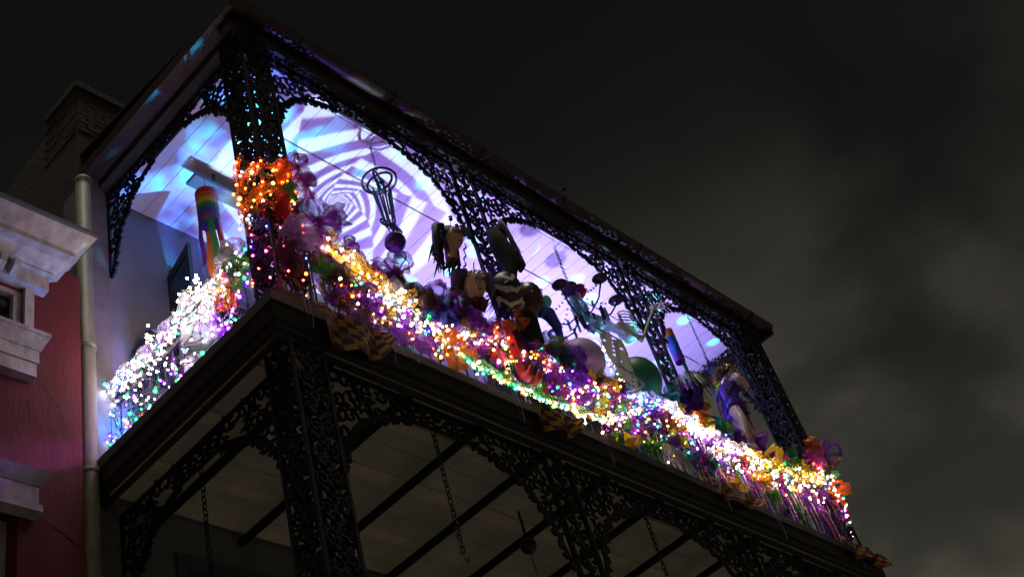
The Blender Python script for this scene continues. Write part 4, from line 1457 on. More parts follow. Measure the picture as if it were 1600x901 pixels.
hang_chain('iron chain with hook below the first lower arch', (1.79, LY, ZT2 - 0.25), 1.28, link=0.075, r=0.007, w_=0.02)
hang_chain('iron chain with hook below the middle lower arch', (4.7, LY, ZT2 - 0.25), 0.95, link=0.075, r=0.007, w_=0.02)
hang_chain('iron chain below the lower end arch by the red house', (LXa, 1.5, ZT2 - 0.25), 1.1, link=0.075, r=0.007, w_=0.02)
lb = thing('globe_lamp', 'small unlit dark globe lamp under the lower gallery ceiling', 'lamp', (3.95, 1.15, 8.4))
MB().tube([(0, 0, 0), (0, 0, -0.34)], 0.012, 8).build('stem', M['iron'], lb)
MB().ball((0, 0, -0.42), 0.085, 12, 8).build('globe', M['black_plastic'], lb, smooth=True)
MB().tube([(0, 0, -0.5), (0.01, 0, -0.75)], 0.005, 4).build('pull_chain', M['iron'], lb)

# kinetic spinner with ball
sp = thing('wind_spinner', 'scrolled metal wind spinner with purple ball hanging in the first bay', 'wind spinner', (2.3, 0.5, ZC))
chain_mb(0.46, 0.05, 0.004, 0.014).build('chain', M['dark_metal'], sp)
zt = -0.46
cr_ = MB()
for a0 in (0, PI / 2):
    pts = []
    for i in range(17):
        a = 2 * PI * i / 16
        pts.append((0.15 * math.cos(a) * math.cos(a0 + 0.4), 0.15 * math.cos(a) * math.sin(a0 + 0.4), zt - 0.14 + 0.13 * math.sin(a)))
    cr_.tube(pts[:-1], 0.014, 6, closed=True)
cr_.tube([(0.19 * math.cos(2 * PI * i / 20), 0.19 * math.sin(2 * PI * i / 20), zt - 0.12) for i in range(20)], 0.014, 6, closed=True)
cr_.build('crown', M['dark_metal'], sp, smooth=True)
def spiral3(r, z, mb, turns=3, sgn=1):
    mb.tube([(r * (1 - i / 40) * math.cos(sgn * i * turns * 2 * PI / 40), -0.02, z + r * (1 - i / 40) * math.sin(i * turns * 2 * PI / 40)) for i in range(37)], 0.005, 5)
sq = MB(); spiral3(0.10, zt - 0.16, sq)
sq.build('scroll', M['dark_metal'], sp)
MB().ball((0, -0.03, zt - 0.16), 0.03, 10, 7).build('gem', M['gem'], sp, smooth=True)
for i in range(9):
    a = 2 * PI * i / 9
    MB().tube([(0.1 * math.cos(a), 0.1 * math.sin(a), zt - 0.26), (0.055 * math.cos(a), 0.055 * math.sin(a), zt - 0.72 - 0.04 * (i % 3))], 0.011, 6).build('chime', M['dark_metal'], sp)
fl_ = MB()
for i in range(8):
    a = 2 * PI * i / 8
    c_ = (0.115 * math.cos(a), 0.03 * math.sin(a), zt - 0.85 + 0.075 * math.sin(a))
    fl_.tube([(c_[0] + 0.04 * math.cos(b), c_[1], c_[2] + 0.04 * math.sin(b)) for b in [2 * PI * k / 9 for k in range(9)]], 0.008, 5, closed=True)
    fl_.ball(c_, 0.013, 6, 5)
spiral3(0.09, zt - 0.85, fl_, 2.5)
fl_.build('flower_ring', M['dark_metal'], sp)
MB().ball((0, -0.03, zt - 0.85), 0.032, 10, 7).build('gem', M['gem'], sp, smooth=True)
for s_ in (-1, 1):
    MB().tube([(s_ * 0.06, 0, zt - 0.9), (s_ * 0.03, 0, zt - 1.0)], 0.006, 5).build('link', M['dark_metal'], sp)
MB().ball((0, 0, zt - 1.09), 0.115, 22, 16, fn=lambda d: 1 + 0.02 * math.sin(14 * math.atan2(d.y, d.x))).build('ball', M['purple_ball'], sp, smooth=True)

# beaded chandelier
ch = thing('chandelier', 'beaded chandelier with dark candle cups and red rose in the middle bay', 'chandelier', (5.35, 0.45, ZC))
ch.scale = (1.25, 1.25, 1.0)
chain_mb(0.75, 0.05, 0.004, 0.014).build('chain', M['dark_metal'], ch)
zc = -0.78
def rose(mb, c, r, seed):
    rng = random.Random(seed)
    mb.ball(c, r, 14, 10, fn=lambda d: 1 + 0.18 * math.sin(5 * math.atan2(d.y, d.x) + 6 * d.z) + 0.06 * math.sin(13 * d.x))
rm = MB(); rose(rm, (0.06, -0.03, zc), 0.085, 1)
rm.build('rose', M['sat_red'], ch, smooth=True)
rm = MB(); rose(rm, (-0.07, -0.02, zc - 0.03), 0.085, 2)
rm.build('rose', M['sat_purple'], ch, smooth=True)
MB().tube([(0, 0, zc), (0, 0, zc - 0.2), (0, 0, zc - 0.35), (0, 0, zc - 0.5), (0, 0, zc - 0.62)], [0.02, 0.03, 0.05, 0.03, 0.015], 10).build('column', M['dark_metal'], ch, smooth=True)
for i in range(6):
    a = 2 * PI * i / 6 + 0.3
    L = 0.40
    ca, sa = math.cos(a), math.sin(a)
    arm = MB().tube([(0.03 * ca, 0.03 * sa, zc - 0.42), (0.15 * ca, 0.15 * sa, zc - 0.52), (0.3 * ca, 0.3 * sa, zc - 0.46), (L * ca, L * sa, zc - 0.30)], 0.010, 6).build('arm', M['dark_metal'], ch, smooth=True)
    MB().tube([(L * ca, L * sa, zc - 0.30), (L * ca, L * sa, zc - 0.27), (L * ca, L * sa, zc - 0.25)], [0.02, 0.075, 0.08], 14).build('cup', M['dark_metal'], arm, smooth=True)
    b_ = MB()
    for k in range(10):
        t = k / 9
        b_.ico((lerp(0.05, L, t) * ca, lerp(0.05, L, t) * sa, lerp(zc - 0.05, zc - 0.27, t) - 0.10 * math.sin(PI * t)), 0.013)
    tag(b_.build('bead_swag', M['dark_metal'], arm), kind='stuff')
rc = random.Random(6)
for i in range(16):
    a = rc.uniform(0, 6.28); rr = rc.uniform(0.05, 0.26)
    b_ = MB()
    for k in range(rc.randint(3, 6)):
        b_.ball((rr * math.cos(a), rr * math.sin(a), zc - 0.45 - 0.035 * k), 0.016, 6, 5)
    b_.build('bead_drop', M['teal_gem'] if i % 2 else M['dark_metal'], ch)
MB().ball((-0.02, -0.02, zc - 0.28), 0.10, 12, 9, (0.8, 0.8, 1.5), fn=lambda d: 1 + 0.2 * math.sin(7 * d.z * 3 + 4 * d.x * 3)).build('ribbon', M['teal_cloth'], ch, smooth=True)

# third chain with spiky ornament and purple tinsel
tn = thing('tinsel_hanger', 'spiky dark ornament with long purple tinsel hanging in the last bay', 'ornament', (8.05, 0.35, ZC))
chain_mb(0.85, 0.05, 0.004, 0.014).build('chain', M['dark_metal'], tn)
rq = random.Random(8)
spk = MB()
for i in range(22):
    d = Vector((rq.gauss(0, 1), rq.gauss(0, 1), rq.gauss(0, .5))).normalized() * rq.uniform(0.1, 0.22)
    m_ = d * 0.6 + Vector((0, 0, 0.04))
    spk.tube([(0, 0, -0.92), tuple(m_ + Vector((0, 0, -0.92))), tuple(d + Vector((0, 0, -0.95)))], [0.009, 0.007, 0.004], 5)
spk.build('spike', M['dark_metal'], tn)
for c, k0 in (('purple', 0), ('silver', 1)):
    tb = MB()
    for i in range(60 if k0 == 0 else 14):
        a = rq.uniform(0, 6.28); r0 = rq.uniform(0, 0.07)
        L = rq.uniform(0.6, 0.95)
        x, y = r0 * math.cos(a), r0 * math.sin(a)
        tb.tube([(x * 0.4, y * 0.4, -0.95), (x * 1.2 - 0.03, y * 1.2, -0.95 - L * 0.5), (x * 1.6 - 0.10, y * 1.6, -0.95 - L)], 0.006, 3)
    tb.build('tinsel', M['fur'] if k0 == 0 else M['silver'], tn)


# ================================================================== heads, masks and figures
def head_fn(d):
    # face towards -y: brow, nose, lips, chin and a narrower jaw
    k = 1.0
    f = max(0.0, -d.y)
    k += 0.22 * math.exp(-((d.x / 0.13) ** 2 + ((d.z + 0.12) / 0.2) ** 2)) * (f > 0)
    for sx in (-1, 1):
        k -= 0.09 * math.exp(-(((d.x - sx * 0.34) / 0.17) ** 2 + ((d.z - 0.10) / 0.12) ** 2)) * (f > 0)
    k += 0.06 * math.exp(-((d.x / 0.28) ** 2 + ((d.z + 0.50) / 0.10) ** 2)) * (f > 0)
    k += 0.06 * math.exp(-((d.x / 0.25) ** 2 + ((d.z + 0.80) / 0.12) ** 2)) * (f > 0)
    if d.z < 0:
        k -= 0.13 * abs(d.z) * abs(d.x)
    return k


def head_mb(r=0.12):
    return MB().ball((0, 0, 0), r, 28, 22, (0.78, 0.92, 1.12), head_fn)


def hair_strands(mb, rng, n, c, r, L, spread=0.04, back=True):
    for i in range(n):
        a = rng.uniform(-0.2, PI + 0.2)
        x, y = r * math.cos(a), r * math.sin(a) * 0.9
        l_ = L * rng.uniform(0.6, 1.1)
        mb.tube([(c[0] + x * 0.5, c[1] + y * 0.5, c[2] + r * 0.9), (c[0] + x * 1.08, c[1] + y * 1.08, c[2] + r * 0.2), (c[0] + x * 1.15 + rng.gauss(0, spread), c[1] + y * 1.1 + rng.gauss(0, spread), c[2] - l_ * 0.6), (c[0] + x * 1.1 + rng.gauss(0, spread * 1.6), c[1] + y + rng.gauss(0, spread * 1.6), c[2] - l_)], [0.03, 0.03, 0.02, 0.004], 5)


def features(par, c, r, lips='sat_red', eye='black_plastic'):
    # eyes with brows and parted lips laid on the front of a head of radius r
    cx_, cy_, cz_ = c
    for sx in (-1, 1):
        x = cx_ + sx * 0.27 * r
        e = MB().ball((x, cy_ - 0.80 * r, cz_ + 0.12 * r), 0.10 * r, 10, 7, (1.25, 0.5, 0.7)).build('eye', M['paper'], par, smooth=True)
        MB().ball((x, cy_ - 0.845 * r, cz_ + 0.12 * r), 0.05 * r, 8, 6, (1, 0.5, 1)).build('pupil', M[eye], e, smooth=True)
        MB().tube([(x - 0.17 * r, cy_ - 0.80 * r, cz_ + 0.27 * r), (x, cy_ - 0.90 * r, cz_ + 0.34 * r), (x + 0.17 * r, cy_ - 0.80 * r, cz_ + 0.27 * r)], [0.015 * r, 0.045 * r, 0.015 * r], 6).build('brow', M['hair'], par, smooth=True)
    MB().tube([(cx_ - 0.24 * r, cy_ - 0.80 * r, cz_ - 0.56 * r), (cx_, cy_ - 0.93 * r, cz_ - 0.53 * r), (cx_ + 0.24 * r, cy_ - 0.80 * r, cz_ - 0.56 * r)], [0.02 * r, 0.075 * r, 0.02 * r], 7).build('lips', M[lips], par, smooth=True)


# mannequin head with ponytail, mask and feathers on a pole
h1 = thing('mannequin_bust', 'mannequin head with dark hair and feathered mask on a black pole', 'mannequin head', (2.45, 0.14, 9.7))
h1.scale = (0.86,) * 3
h1.rotation_euler = (R(16), 0, R(8))
MB().tube([(0, 0, -0.1), (0.01, 0, 0.78)], 0.016, 8).build('pole', M['black_plastic'], h1)
zc = 0.93
hd = head_mb(0.15)
hd.tube([(0, 0.01, -0.10), (0, 0.01, -0.2), (0, 0.01, -0.26)], [0.062, 0.06, 0.075], 12)
hd.build('head', M['tan'], h1, (0, 0, zc), smooth=True)
features(h1, (0, 0, zc), 0.15)
hr_ = MB().ball((0, 0.06, zc + 0.055), 0.16, 18, 12, (0.9, 0.85, 0.95))
hair_strands(hr_, random.Random(1), 26, (0, 0.06, zc), 0.13, 0.42)
hr_.tube([(-0.14, 0.05, zc + 0.14), (-0.24, 0.06, zc + 0.08), (-0.24, 0.05, zc - 0.15), (-0.22, 0.04, zc - 0.34)], [0.04, 0.055, 0.05, 0.008], 7)
hr_.build('hair', M['hair'], h1, smooth=True)
mk = MB()
mk.grid([[(0.125 * math.sin(a), -0.145 * math.cos(a) - 0.012, zc + 0.045 + dz * (1 + 0.3 * math.cos(2 * a))) for dz in (-0.045, 0, 0.05)] for a in [(-1.1 + 2.2 * i / 12) for i in range(13)]])
mk.build('mask', M['tulle_d'], h1, smooth=True)
for i, c in enumerate(('purple', 'green', 'blue')):
    fm = MB()
    rows = []
    for q in range(8):
        s = q / 7
        w_ = 0.03 * math.sin(PI * min(1, s * 0.9 + 0.08))
        rows.append([(0.10 + 0.20 * s * (0.6 + 0.35 * i) + e * w_ * 0.6, -0.03, zc + 0.14 + 0.22 * s * (1.1 - 0.28 * i) - e * w_) for e in (-1, 0, 1)])
    fm.grid(rows)
    fm.build('feather', M['sat_' + c], h1, smooth=True)
for x, z in ((-0.04, 0.27), (0.08, 0.22)):
    b_ = MB().tube([(x, 0, zc + 0.15), (x, 0, zc + z - 0.04)], 0.005, 4)
    b_.ball((x, 0, zc + z), 0.024, 8, 6).ball((x, 0, zc + z + 0.036), 0.02, 8, 6).ball((x - 0.03, 0, zc + z + 0.02), 0.012, 6, 5).ball((x + 0.03, 0, zc + z + 0.02), 0.012, 6, 5)
    b_.build('bauble', M['brown_mask'], h1)
bd = MB()
for k in range(22):
    bd.ico((0.16 + 0.02 * math.sin(k), -0.06, zc - 0.02 * k), 0.012)
bd.build('beads', M['bead_purple'], h1)

# jester mask on striped stick
h2 = thing('jester_mask', 'jester mask with grey cap and crimson ruff on a black and orange stick', 'mask', (2.72, 0.10, 9.55))
h2.scale = (0.86,) * 3
h2.rotation_euler = (R(18), 0, R(-22))
for i in range(6):
    MB().tube([(0, 0, -0.16 + i * 0.07), (0, 0, -0.09 + i * 0.07)], 0.026, 8).build('stick_band', M['black_plastic'] if i % 2 else M['sat_orange'], h2)
zc = 0.46
head_mb(0.165).build('face', M['tan'], h2, (0, -0.02, zc), smooth=True)
features(h2, (0, -0.02, zc), 0.165)
cp = MB().ball((0, 0.075, zc + 0.07), 0.185, 18, 12, (0.95, 0.7, 1.0))
for s_ in (-1, 1):
    cp.tube([(s_ * 0.08, 0.03, zc + 0.18), (s_ * 0.19, 0.02, zc + 0.16), (s_ * 0.23, 0.0, zc + 0.0), (s_ * 0.20, -0.02, zc - 0.12)], [0.09, 0.085, 0.055, 0.015], 8)
cp.build('cap', M['grey_cloth'], h2, smooth=True)
br_ = MB()
for i in range(5):
    a = -0.9 + i * 0.45
    br_.tube([(0.10 * math.sin(a), -0.13 * math.cos(a), zc + 0.10), (0.135 * math.sin(a), -0.165 * math.cos(a), zc + 0.135), (0.10 * math.sin(a + .3), -0.15 * math.cos(a + .3), zc + 0.16)], 0.014, 6)
br_.build('curl', M['bone'], h2, smooth=True)
rf_ = MB()
for i in range(10):
    a = 2 * PI * i / 10
    rf_.tube([(0.03 * math.cos(a), 0.03 * math.sin(a), zc - 0.16), (0.13 * math.cos(a), 0.11 * math.sin(a), zc - 0.19), (0.10 * math.cos(a), 0.1 * math.sin(a), zc - 0.29)], [0.02, 0.045, 0.015], 6)
rf_.build('ruff', M['dark_red_cloth'], h2, smooth=True)
MB().tube([(-0.05, -0.17, zc + 0.25), (-0.08, -0.19, zc), (-0.04, -0.19, zc - 0.18)], 0.008, 5).build('cord', M['bone'], h2)

# dark cloaked figure on the second post
bk = thing('cloaked_figure', 'black cloaked puppet with long grey hair tied to the second post', 'puppet', (3.40, 0.0, 10.36))
bk.scale = (0.52, 0.52, 0.64)
bd = MB()
bd.tube([(0.0, 0, 0.0), (0.05, -0.02, 0.25), (0.10, -0.03, 0.55), (0.10, -0.01, 0.78), (0.04, 0.02, 1.0), (-0.02, 0.03, 1.3)], [0.10, 0.13, 0.20, 0.23, 0.20, 0.14], 12)
bd.tube([(0.12, -0.05, 0.8), (0.30, -0.10, 0.72), (0.36, -0.12, 0.5), (0.25, -0.13, 0.33)], [0.15, 0.14, 0.11, 0.04], 9)
bd.tube([(0.0, -0.02, 1.2), (0.1, -0.05, 1.33), (0.22, -0.05, 1.28), (0.27, -0.06, 1.15)], [0.12, 0.10, 0.07, 0.02], 8)
for i, v in enumerate(bd.v):
    q = mnoise.noise(Vector(v) * 7) * 0.05
    bd.v[i] = (v[0] + q, v[1] + q * 0.5, v[2] + mnoise.noise(Vector(v) * 5 + Vector((9, 0, 0))) * 0.05)
bd.build('cloak', M['black_cloth'], bk, smooth=True)
wh = MB()
rw_ = random.Random(2)
for i in range(34):
    x0 = 0.20 + rw_.uniform(-.05, .05); y0 = -0.12 + rw_.uniform(-.04, .04)
    wh.tube([(x0 - 0.04, y0, 1.52 + rw_.uniform(-.03, .03)), (x0 + 0.05, y0 - 0.01, 1.38), (x0 + 0.16 + rw_.uniform(-.02, .02), y0, 1.12), (x0 + 0.26 + rw_.uniform(-.03, .03), y0, 0.88 + rw_.uniform(-.05, .05))], [0.012, 0.016, 0.012, 0.003], 4)
wh.build('hair', M['white_hair'], bk, smooth=True)

# zebra mask with purple fringe
zb = thing('zebra_mask', 'black and cream zebra striped mask below the cloaked puppet', 'mask', (3.10, -0.10, 10.02))
zb.rotation_euler = (R(14), 0, R(-30))
zm = MB()
ZU, ZV = 44, 36
for i in range(ZU + 1):
    th = PI * i / ZU
    zm.v += [(0.17 * math.sin(th) * math.cos(PI * j / ZV), -0.13 * math.sin(th) * math.sin(PI * j / ZV) * (1 + 0.25 * math.exp(-((j - ZV / 2) / 3.0) ** 2 - ((i - ZU * 0.58) / 6.0) ** 2)), 0.23 * math.cos(th)) for j in range(ZV + 1)]
for i in range(ZU):
    for j in range(ZV):
        zm.cur = 1 if math.sin(i * 0.62 + 1.7 * math.sin(j * 0.27) + 0.5 * math.sin(i * 0.2 + j * 0.5)) > 0.35 else 0
        zm.quad(i * (ZV + 1) + j, (i + 1) * (ZV + 1) + j, (i + 1) * (ZV + 1) + j + 1, i * (ZV + 1) + j + 1)
zm.build('face', [M['black_plastic'], M['bone']], zb, smooth=True)
MB().ball((0, 0.03, 0), 0.15, 12, 10, (1, 0.5, 1.3)).build('backing', M['black_cloth'], zb, smooth=True)
MB().tube([(-0.06, -0.13, 0.02), (-0.03, -0.15, 0.03), (0.0, -0.15, 0.015)], 0.016, 6).build('eye', M['black_plastic'], zb)
MB().tube([(0.05, -0.14, 0.02), (0.08, -0.13, 0.03), (0.11, -0.11, 0.015)], 0.016, 6).build('eye', M['black_plastic'], zb)
fz = MB()
rz_ = random.Random(3)
for i in range(170):
    a = rz_.uniform(PI * 0.45, PI * 1.55)
    p = Vector((0.16 * math.cos(a), 0.0, 0.22 * math.sin(a)))
    d = Vector((math.cos(a), rz_.uniform(-.6, .6), math.sin(a) + rz_.uniform(-.5, .2))) * rz_.uniform(0.05, 0.16)
    fz.tube([p, p + d * 0.6 + Vector((0, 0, .01)), p + d], [0.005, 0.004, 0.002], 3)
fz.build('fringe', M['fur'], zb)

# brown mask beside it
bmk = thing('brown_mask', 'dark brown carved face mask between zebra mask and teal ball', 'mask', (3.50, -0.06, 10.12))
bmk.rotation_euler = (R(14), 0, R(-12))
features(bmk, (0, 0, 0), 0.19, 'dark_red_cloth')
head_mb(0.19).build('face', M['brown_mask'], bmk, smooth=True)
MB().ball((0, 0.075, 0.08), 0.19, 16, 10, (0.9, 0.8, 0.9)).build('cap', M['black_cloth'], bmk, smooth=True)
MB().tube([(0, 0.05, -0.15), (-0.02, 0.06, -0.5)], [0.1, 0.17], 10).build('drape', M['black_cloth'], bmk, smooth=True)
MB().tube([(0.0, -0.16, -0.1), (0.02, -0.19, -0.105), (0.05, -0.15, -0.1)], 0.014, 6).build('mouth', M['black_plastic'], bmk)
tb_ = thing('jester_horn', 'drooping indigo jester horn tipped with a teal ball', 'jester horn', (3.72, -0.06, 10.08))
MB().tube([(-0.08, 0, -0.1), (-0.02, 0, 0.02), (0.08, 0, 0.0), (0.15, 0, -0.14), (0.16, 0, -0.36)], [0.03, 0.07, 0.075, 0.055, 0.02], 10).build('horn', M['sat_blue'], tb_, smooth=True)
MB().ball((-0.03, -0.07, 0.06), 0.075, 14, 10).build('ball', M['teal_gem'], tb_, smooth=True)

# red jester legs
lg = thing('jester_trousers', 'pair of flat red jester legs hanging over the rail below masks', 'legs', (3.0, 0.0, 9.55))
for s_, m__ in ((0, 'red_cloth'), (1, 'dark_red_cloth')):
    x = s_ * 0.13
    q = MB()
    q.tube([(x, 0, 0), (x + 0.01, -0.02, -0.3), (x + 0.03, -0.02, -0.62)], [0.07, 0.058, 0.045], 4)
    lgp = q.build('leg', M[m__], lg)
    MB().tube([(x + 0.03, -0.02, -0.62), (x + 0.02, -0.06, -0.68), (x - 0.01, -0.14, -0.67), (x - 0.02, -0.17, -0.62)], [0.046, 0.05, 0.035, 0.01], 7).build('shoe', M['red_cloth'], lgp, smooth=True)
MB().tube([(-0.05, 0, 0.02), (0.06, -0.02, 0.05), (0.18, 0, 0.02)], [0.05, 0.07, 0.05], 8).build('waist', M['sat_orange'], lg, smooth=True)

# globes
gg = thing('globe_lantern', 'big dark green globe lantern behind the rail near third post', 'globe', (5.50, 0.14, 9.98))
MB().ball((0, 0, 0), 0.29, 30, 40, (0.95, 0.95, 1.05), fn=lambda d: 1 + 0.012 * math.sin(d.z * 42)).build('globe', M['green_balloon'], gg, smooth=True)
MB().tube([(0, 0, 0.29), (0, 0, 0.33)], 0.03, 8).build('collar', M['black_plastic'], gg)
MB().tube([(0, 0, -0.29), (0, 0, -0.36)], 0.05, 8).build('foot', M['black_plastic'], gg)
lv = thing('globe_lantern', 'pale lavender globe lantern tucked behind green bow and ribbons', 'globe', (4.50, 0.18, 9.88))
MB().ball((0, 0, 0), 0.27, 30, 40, fn=lambda d: 1 + 0.012 * math.sin(d.z * 42)).build('globe', M['lav_balloon'], lv, smooth=True)
MB().tube([(0, 0, -0.26), (0, 0, -0.36)], 0.05, 8).build('foot', M['black_plastic'], lv)

# black cabinet behind the rail
cab = thing('black_cabinet', 'long black cabinet standing behind the rail of the middle bay', 'cabinet', (3.95, 0.55, ZF))
MB().box(0, 1.75, 0, 0.5, 0.05, 1.72).build('body', M['black_plastic'], cab)
MB().box(-0.03, 1.78, -0.03, 0.53, 1.7201, 1.78).build('top', M['dark_wood'], cab)
for x in (0.02, 1.65):
    MB().box(x, x + 0.08, 0.02, 0.48, 0, 0.0499).build('foot', M['black_plastic'], cab)

# pierced paper banner
pb = thing('paper_banner', 'white pierced paper banner hanging by the chandelier', 'banner', (4.86, 0.03, 10.42))
prow = []
bn = MB()
U, V = 15, 26
rp_ = random.Random(12)
holes_ = {(i, j) for i in range(2, 13) for j in range(2, 24) if (i * 3 + j * 5) % 7 == 0 and rp_.random() < 0.75}
n = 0
for i in range(U + 1):
    for j in range(V + 1):
        bn.v.append((i * 0.026 + j * 0.004, 0.03 * math.sin(i * 0.7 + j * 0.2), -j * 0.034))
for i in range(U):
    for j in range(V):
        if (i, j) in holes_: continue
        a = i * (V + 1) + j
        bn.quad(a, a + 1, a + V + 2, a + V + 1)
bn.build('sheet', M['paper'], pb)
MB().tube([(-0.04, 0, 0.01), (0.43, 0, 0.01)], 0.01, 6).build('rod', M['dark_metal'], pb)

# white bent tube frame
tf = thing('bent_tube', 'thin white bent tube frame in front of the green globe', 'tube', (4.8, -0.05, 9.4))
MB().tube([(0.02, 0, 0.43), (0.22, -0.01, 0.36), (0.40, -0.02, 0.29), (0.40, -0.02, 0.26), (0.22, -0.01, 0.10), (0.06, 0, 0.0)], 0.015, 8).build('tube', M['white'], tf, smooth=True)

# skeleton arm
sk = thing('skeleton_arm', 'plastic skeleton arm reaching up past the third post', 'skeleton arm', (5.35, 0.02, 10.70))
def bone(a, b, r, name='bone'):
    a, b = Vector(a), Vector(b)
    P = [a, a.lerp(b, .08), a.lerp(b, .2), a.lerp(b, .8), a.lerp(b, .92), b]
    MB().tube(P, [r * 1.2, r * 1.7, r, r * 0.9, r * 1.6, r * 1.1], 8).build(name, M['bone'], sk, smooth=True)
bone((0.0, 0.0, 0.02), (0.42, 0.0, -0.03), 0.026, 'upper_arm')
bone((0.42, -0.02, -0.03), (1.0, -0.03, 0.74), 0.015, 'radius')
bone((0.45, 0.03, -0.03), (1.02, 0.0, 0.73), 0.013, 'ulna')
cp_ = MB()
for i in range(6):
    cp_.ball((1.03 + 0.025 * (i % 3), -0.02 + 0.025 * (i // 3), 0.78 + 0.02 * (i % 2)), 0.02, 7, 5)
cp_.build('wrist', M['bone'], sk, smooth=True)
for i in range(5):
    y = -0.06 + 0.03 * i
    L = (0.30, 0.38, 0.42, 0.38, 0.28)[i]
    fg = MB().tube([(1.05, y * 0.6, 0.80), (1.05 + L * 0.4, y, 0.88), (1.05 + L * 0.75, y * 1.3, 0.93), (1.05 + L, y * 1.5, 0.90 - 0.02 * i)], [0.011, 0.013, 0.009, 0.005], 6)
    fg.build('finger', M['bone'], sk, smooth=True)
cw = thing('rib_cage', 'small white plastic rib cage hanging beside the skeleton arm', 'rib cage', (5.72, 0.08, 10.98))
for k in range(6):
    z = 0.12 - k * 0.05
    r0 = 0.11 - 0.008 * abs(k - 2)
    MB().tube([(r0 * math.sin(a), -0.07 * math.cos(a), z - 0.03 * math.cos(a)) for a in [2 * PI * i / 14 for i in range(14)]], 0.009, 5, closed=True).build('rib', M['bone'], cw, smooth=True)
MB().tube([(0, 0.075, 0.18), (0, 0.075, -0.2)], 0.014, 6).build('spine', M['bone'], cw)
MB().tube([(0, -0.08, 0.12), (0, -0.08, -0.08)], 0.013, 6).build('sternum', M['bone'], cw)

# tinsel wig by the third post
tw = thing('tinsel_wig', 'shaggy silver tinsel wig on the rail beside the third post', 'wig', (6.42, 0.0, 10.12))
MB().ball((0, 0, 0), 0.15, 12, 8).build('cap', M['black_cloth'], tw, smooth=True)
ti = MB()
rtw = random.Random(21)
for i in range(150):
    a = rtw.uniform(0, 6.28)
    e = rtw.uniform(0.1, 1.4)
    d = Vector((math.cos(a) * math.cos(e), math.sin(a) * math.cos(e), math.sin(e)))
    p = d * 0.15
    q1 = p + d * 0.07 + Vector((0, 0, 0.02))
    q2 = q1 + Vector((d.x * 0.08, d.y * 0.08, -rtw.uniform(0.12, 0.3)))
    ti.tube([p, q1, q2], [0.005, 0.005, 0.003], 3)
ti.build('strands', M['silver'], tw)

# mannequin doll by the far end post
dl = thing('mannequin_doll', 'mannequin doll in purple fur skirt and black tutu by the far post', 'mannequin', (7.55, 0.14, 9.78))
dl.rotation_euler = (R(6), R(9), R(25))
def limb(name, pts, rad, m_='skin', par=None, s=10):
    return MB().tube(pts, rad, s).build(name, M[m_], par or dl, smooth=True)
limb('leg', [(-0.10, 0, 0.52), (-0.14, -0.05, 0.28), (-0.20, -0.04, 0.0), (-0.22, -0.03, -0.08)], [0.08, 0.065, 0.045, 0.04])
lg2 = limb('leg', [(0.06, 0, 0.52), (0.05, -0.05, 0.25), (0.04, -0.05, 0.02), (0.04, -0.05, -0.06)], [0.09, 0.08, 0.065, 0.07])
limb('cuff', [(0.04, -0.05, 0.0), (0.04, -0.05, -0.09)], [0.078, 0.08], 'paper', lg2)
sk_ = MB()
rk = random.Random(31)
sk_.ball((0, 0, 0.62), 0.16, 14, 10, (1.0, 0.9, 1.0))
for i in range(260):
    a = rk.uniform(0, 6.28); z = rk.uniform(-.9, .9)
    d = Vector((math.sqrt(1 - z * z) * math.cos(a), math.sqrt(1 - z * z) * math.sin(a), z))
    p = Vector((0, 0, 0.62)) + d * 0.15
    sk_.tube([p, p + d * 0.05 + Vector((0, 0, -.02))], [0.006, 0.002], 3)
sk_.build('fur_skirt', M['fur'], dl)
fn_ = MB()
for i in range(26):
    x = -0.10 + i * 0.011
    fn_.tube([(x, -0.12, 0.52), (x + 0.01, -0.14, 0.36 + 0.03 * (i % 3))], 0.0035, 3)
fn_.build('fringe', M['black_cloth'], dl)
limb('torso', [(0, 0, 0.7), (0.03, 0, 0.85), (0.06, 0, 1.05), (0.08, 0, 1.16)], [0.11, 0.10, 0.13, 0.06], 'fur')
tt = MB()
for k in range(5):
    rr = 0.10 + 0.05 * k
    tt.tube([(0.20 + rr * math.cos(a) * 0.9, -0.02 + 0.02 * math.sin(a * 9 + k), 0.86 + rr * math.sin(a)) for a in [2 * PI * i / 26 for i in range(26)]], 0.022, 5, closed=True)
tt.ball((0.20, 0.02, 0.86), 0.30, 18, 10, (0.95, 0.25, 1.0))
tt.build('tutu', M['black_cloth'], dl, smooth=True)
limb('arm', [(0.06, -0.05, 1.12), (-0.10, -0.14, 1.06), (-0.12, -0.18, 0.95), (0.02, -0.22, 0.98), (0.16, -0.22, 1.10)], [0.06, 0.058, 0.06, 0.05, 0.035])
limb('arm', [(0.12, -0.04, 0.68), (0.30, -0.08, 0.64), (0.46, -0.10, 0.68), (0.56, -0.10, 0.70), (0.60, -0.10, 0.69)], [0.04, 0.045, 0.055, 0.05, 0.02])
hd2 = head_mb(0.12)
hd2.build('head', M['skin'], dl, (0.08, -0.02, 1.28), smooth=True)
features(dl, (0.08, -0.02, 1.28), 0.12)
gw = MB()
for i in range(150):
    d = Vector((rk.gauss(0, 1), rk.gauss(0, 1), rk.gauss(0.3, 1))).normalized()
    if d.y < -0.6 and d.z < 0.2: continue
    p = Vector((0.08, 0.0, 1.31)) + d * 0.12
    gw.tube([p, p + d * 0.06 + Vector((0, 0, -.015)), p + d * 0.1 + Vector((0, 0, -.05))], [0.008, 0.007, 0.003], 3)
gw.build('wig', M['bead_gold'], dl)
MB().ball((0.08, 0.015, 1.32), 0.125, 14, 10).build('wig_cap', M['hair'], dl, smooth=True)

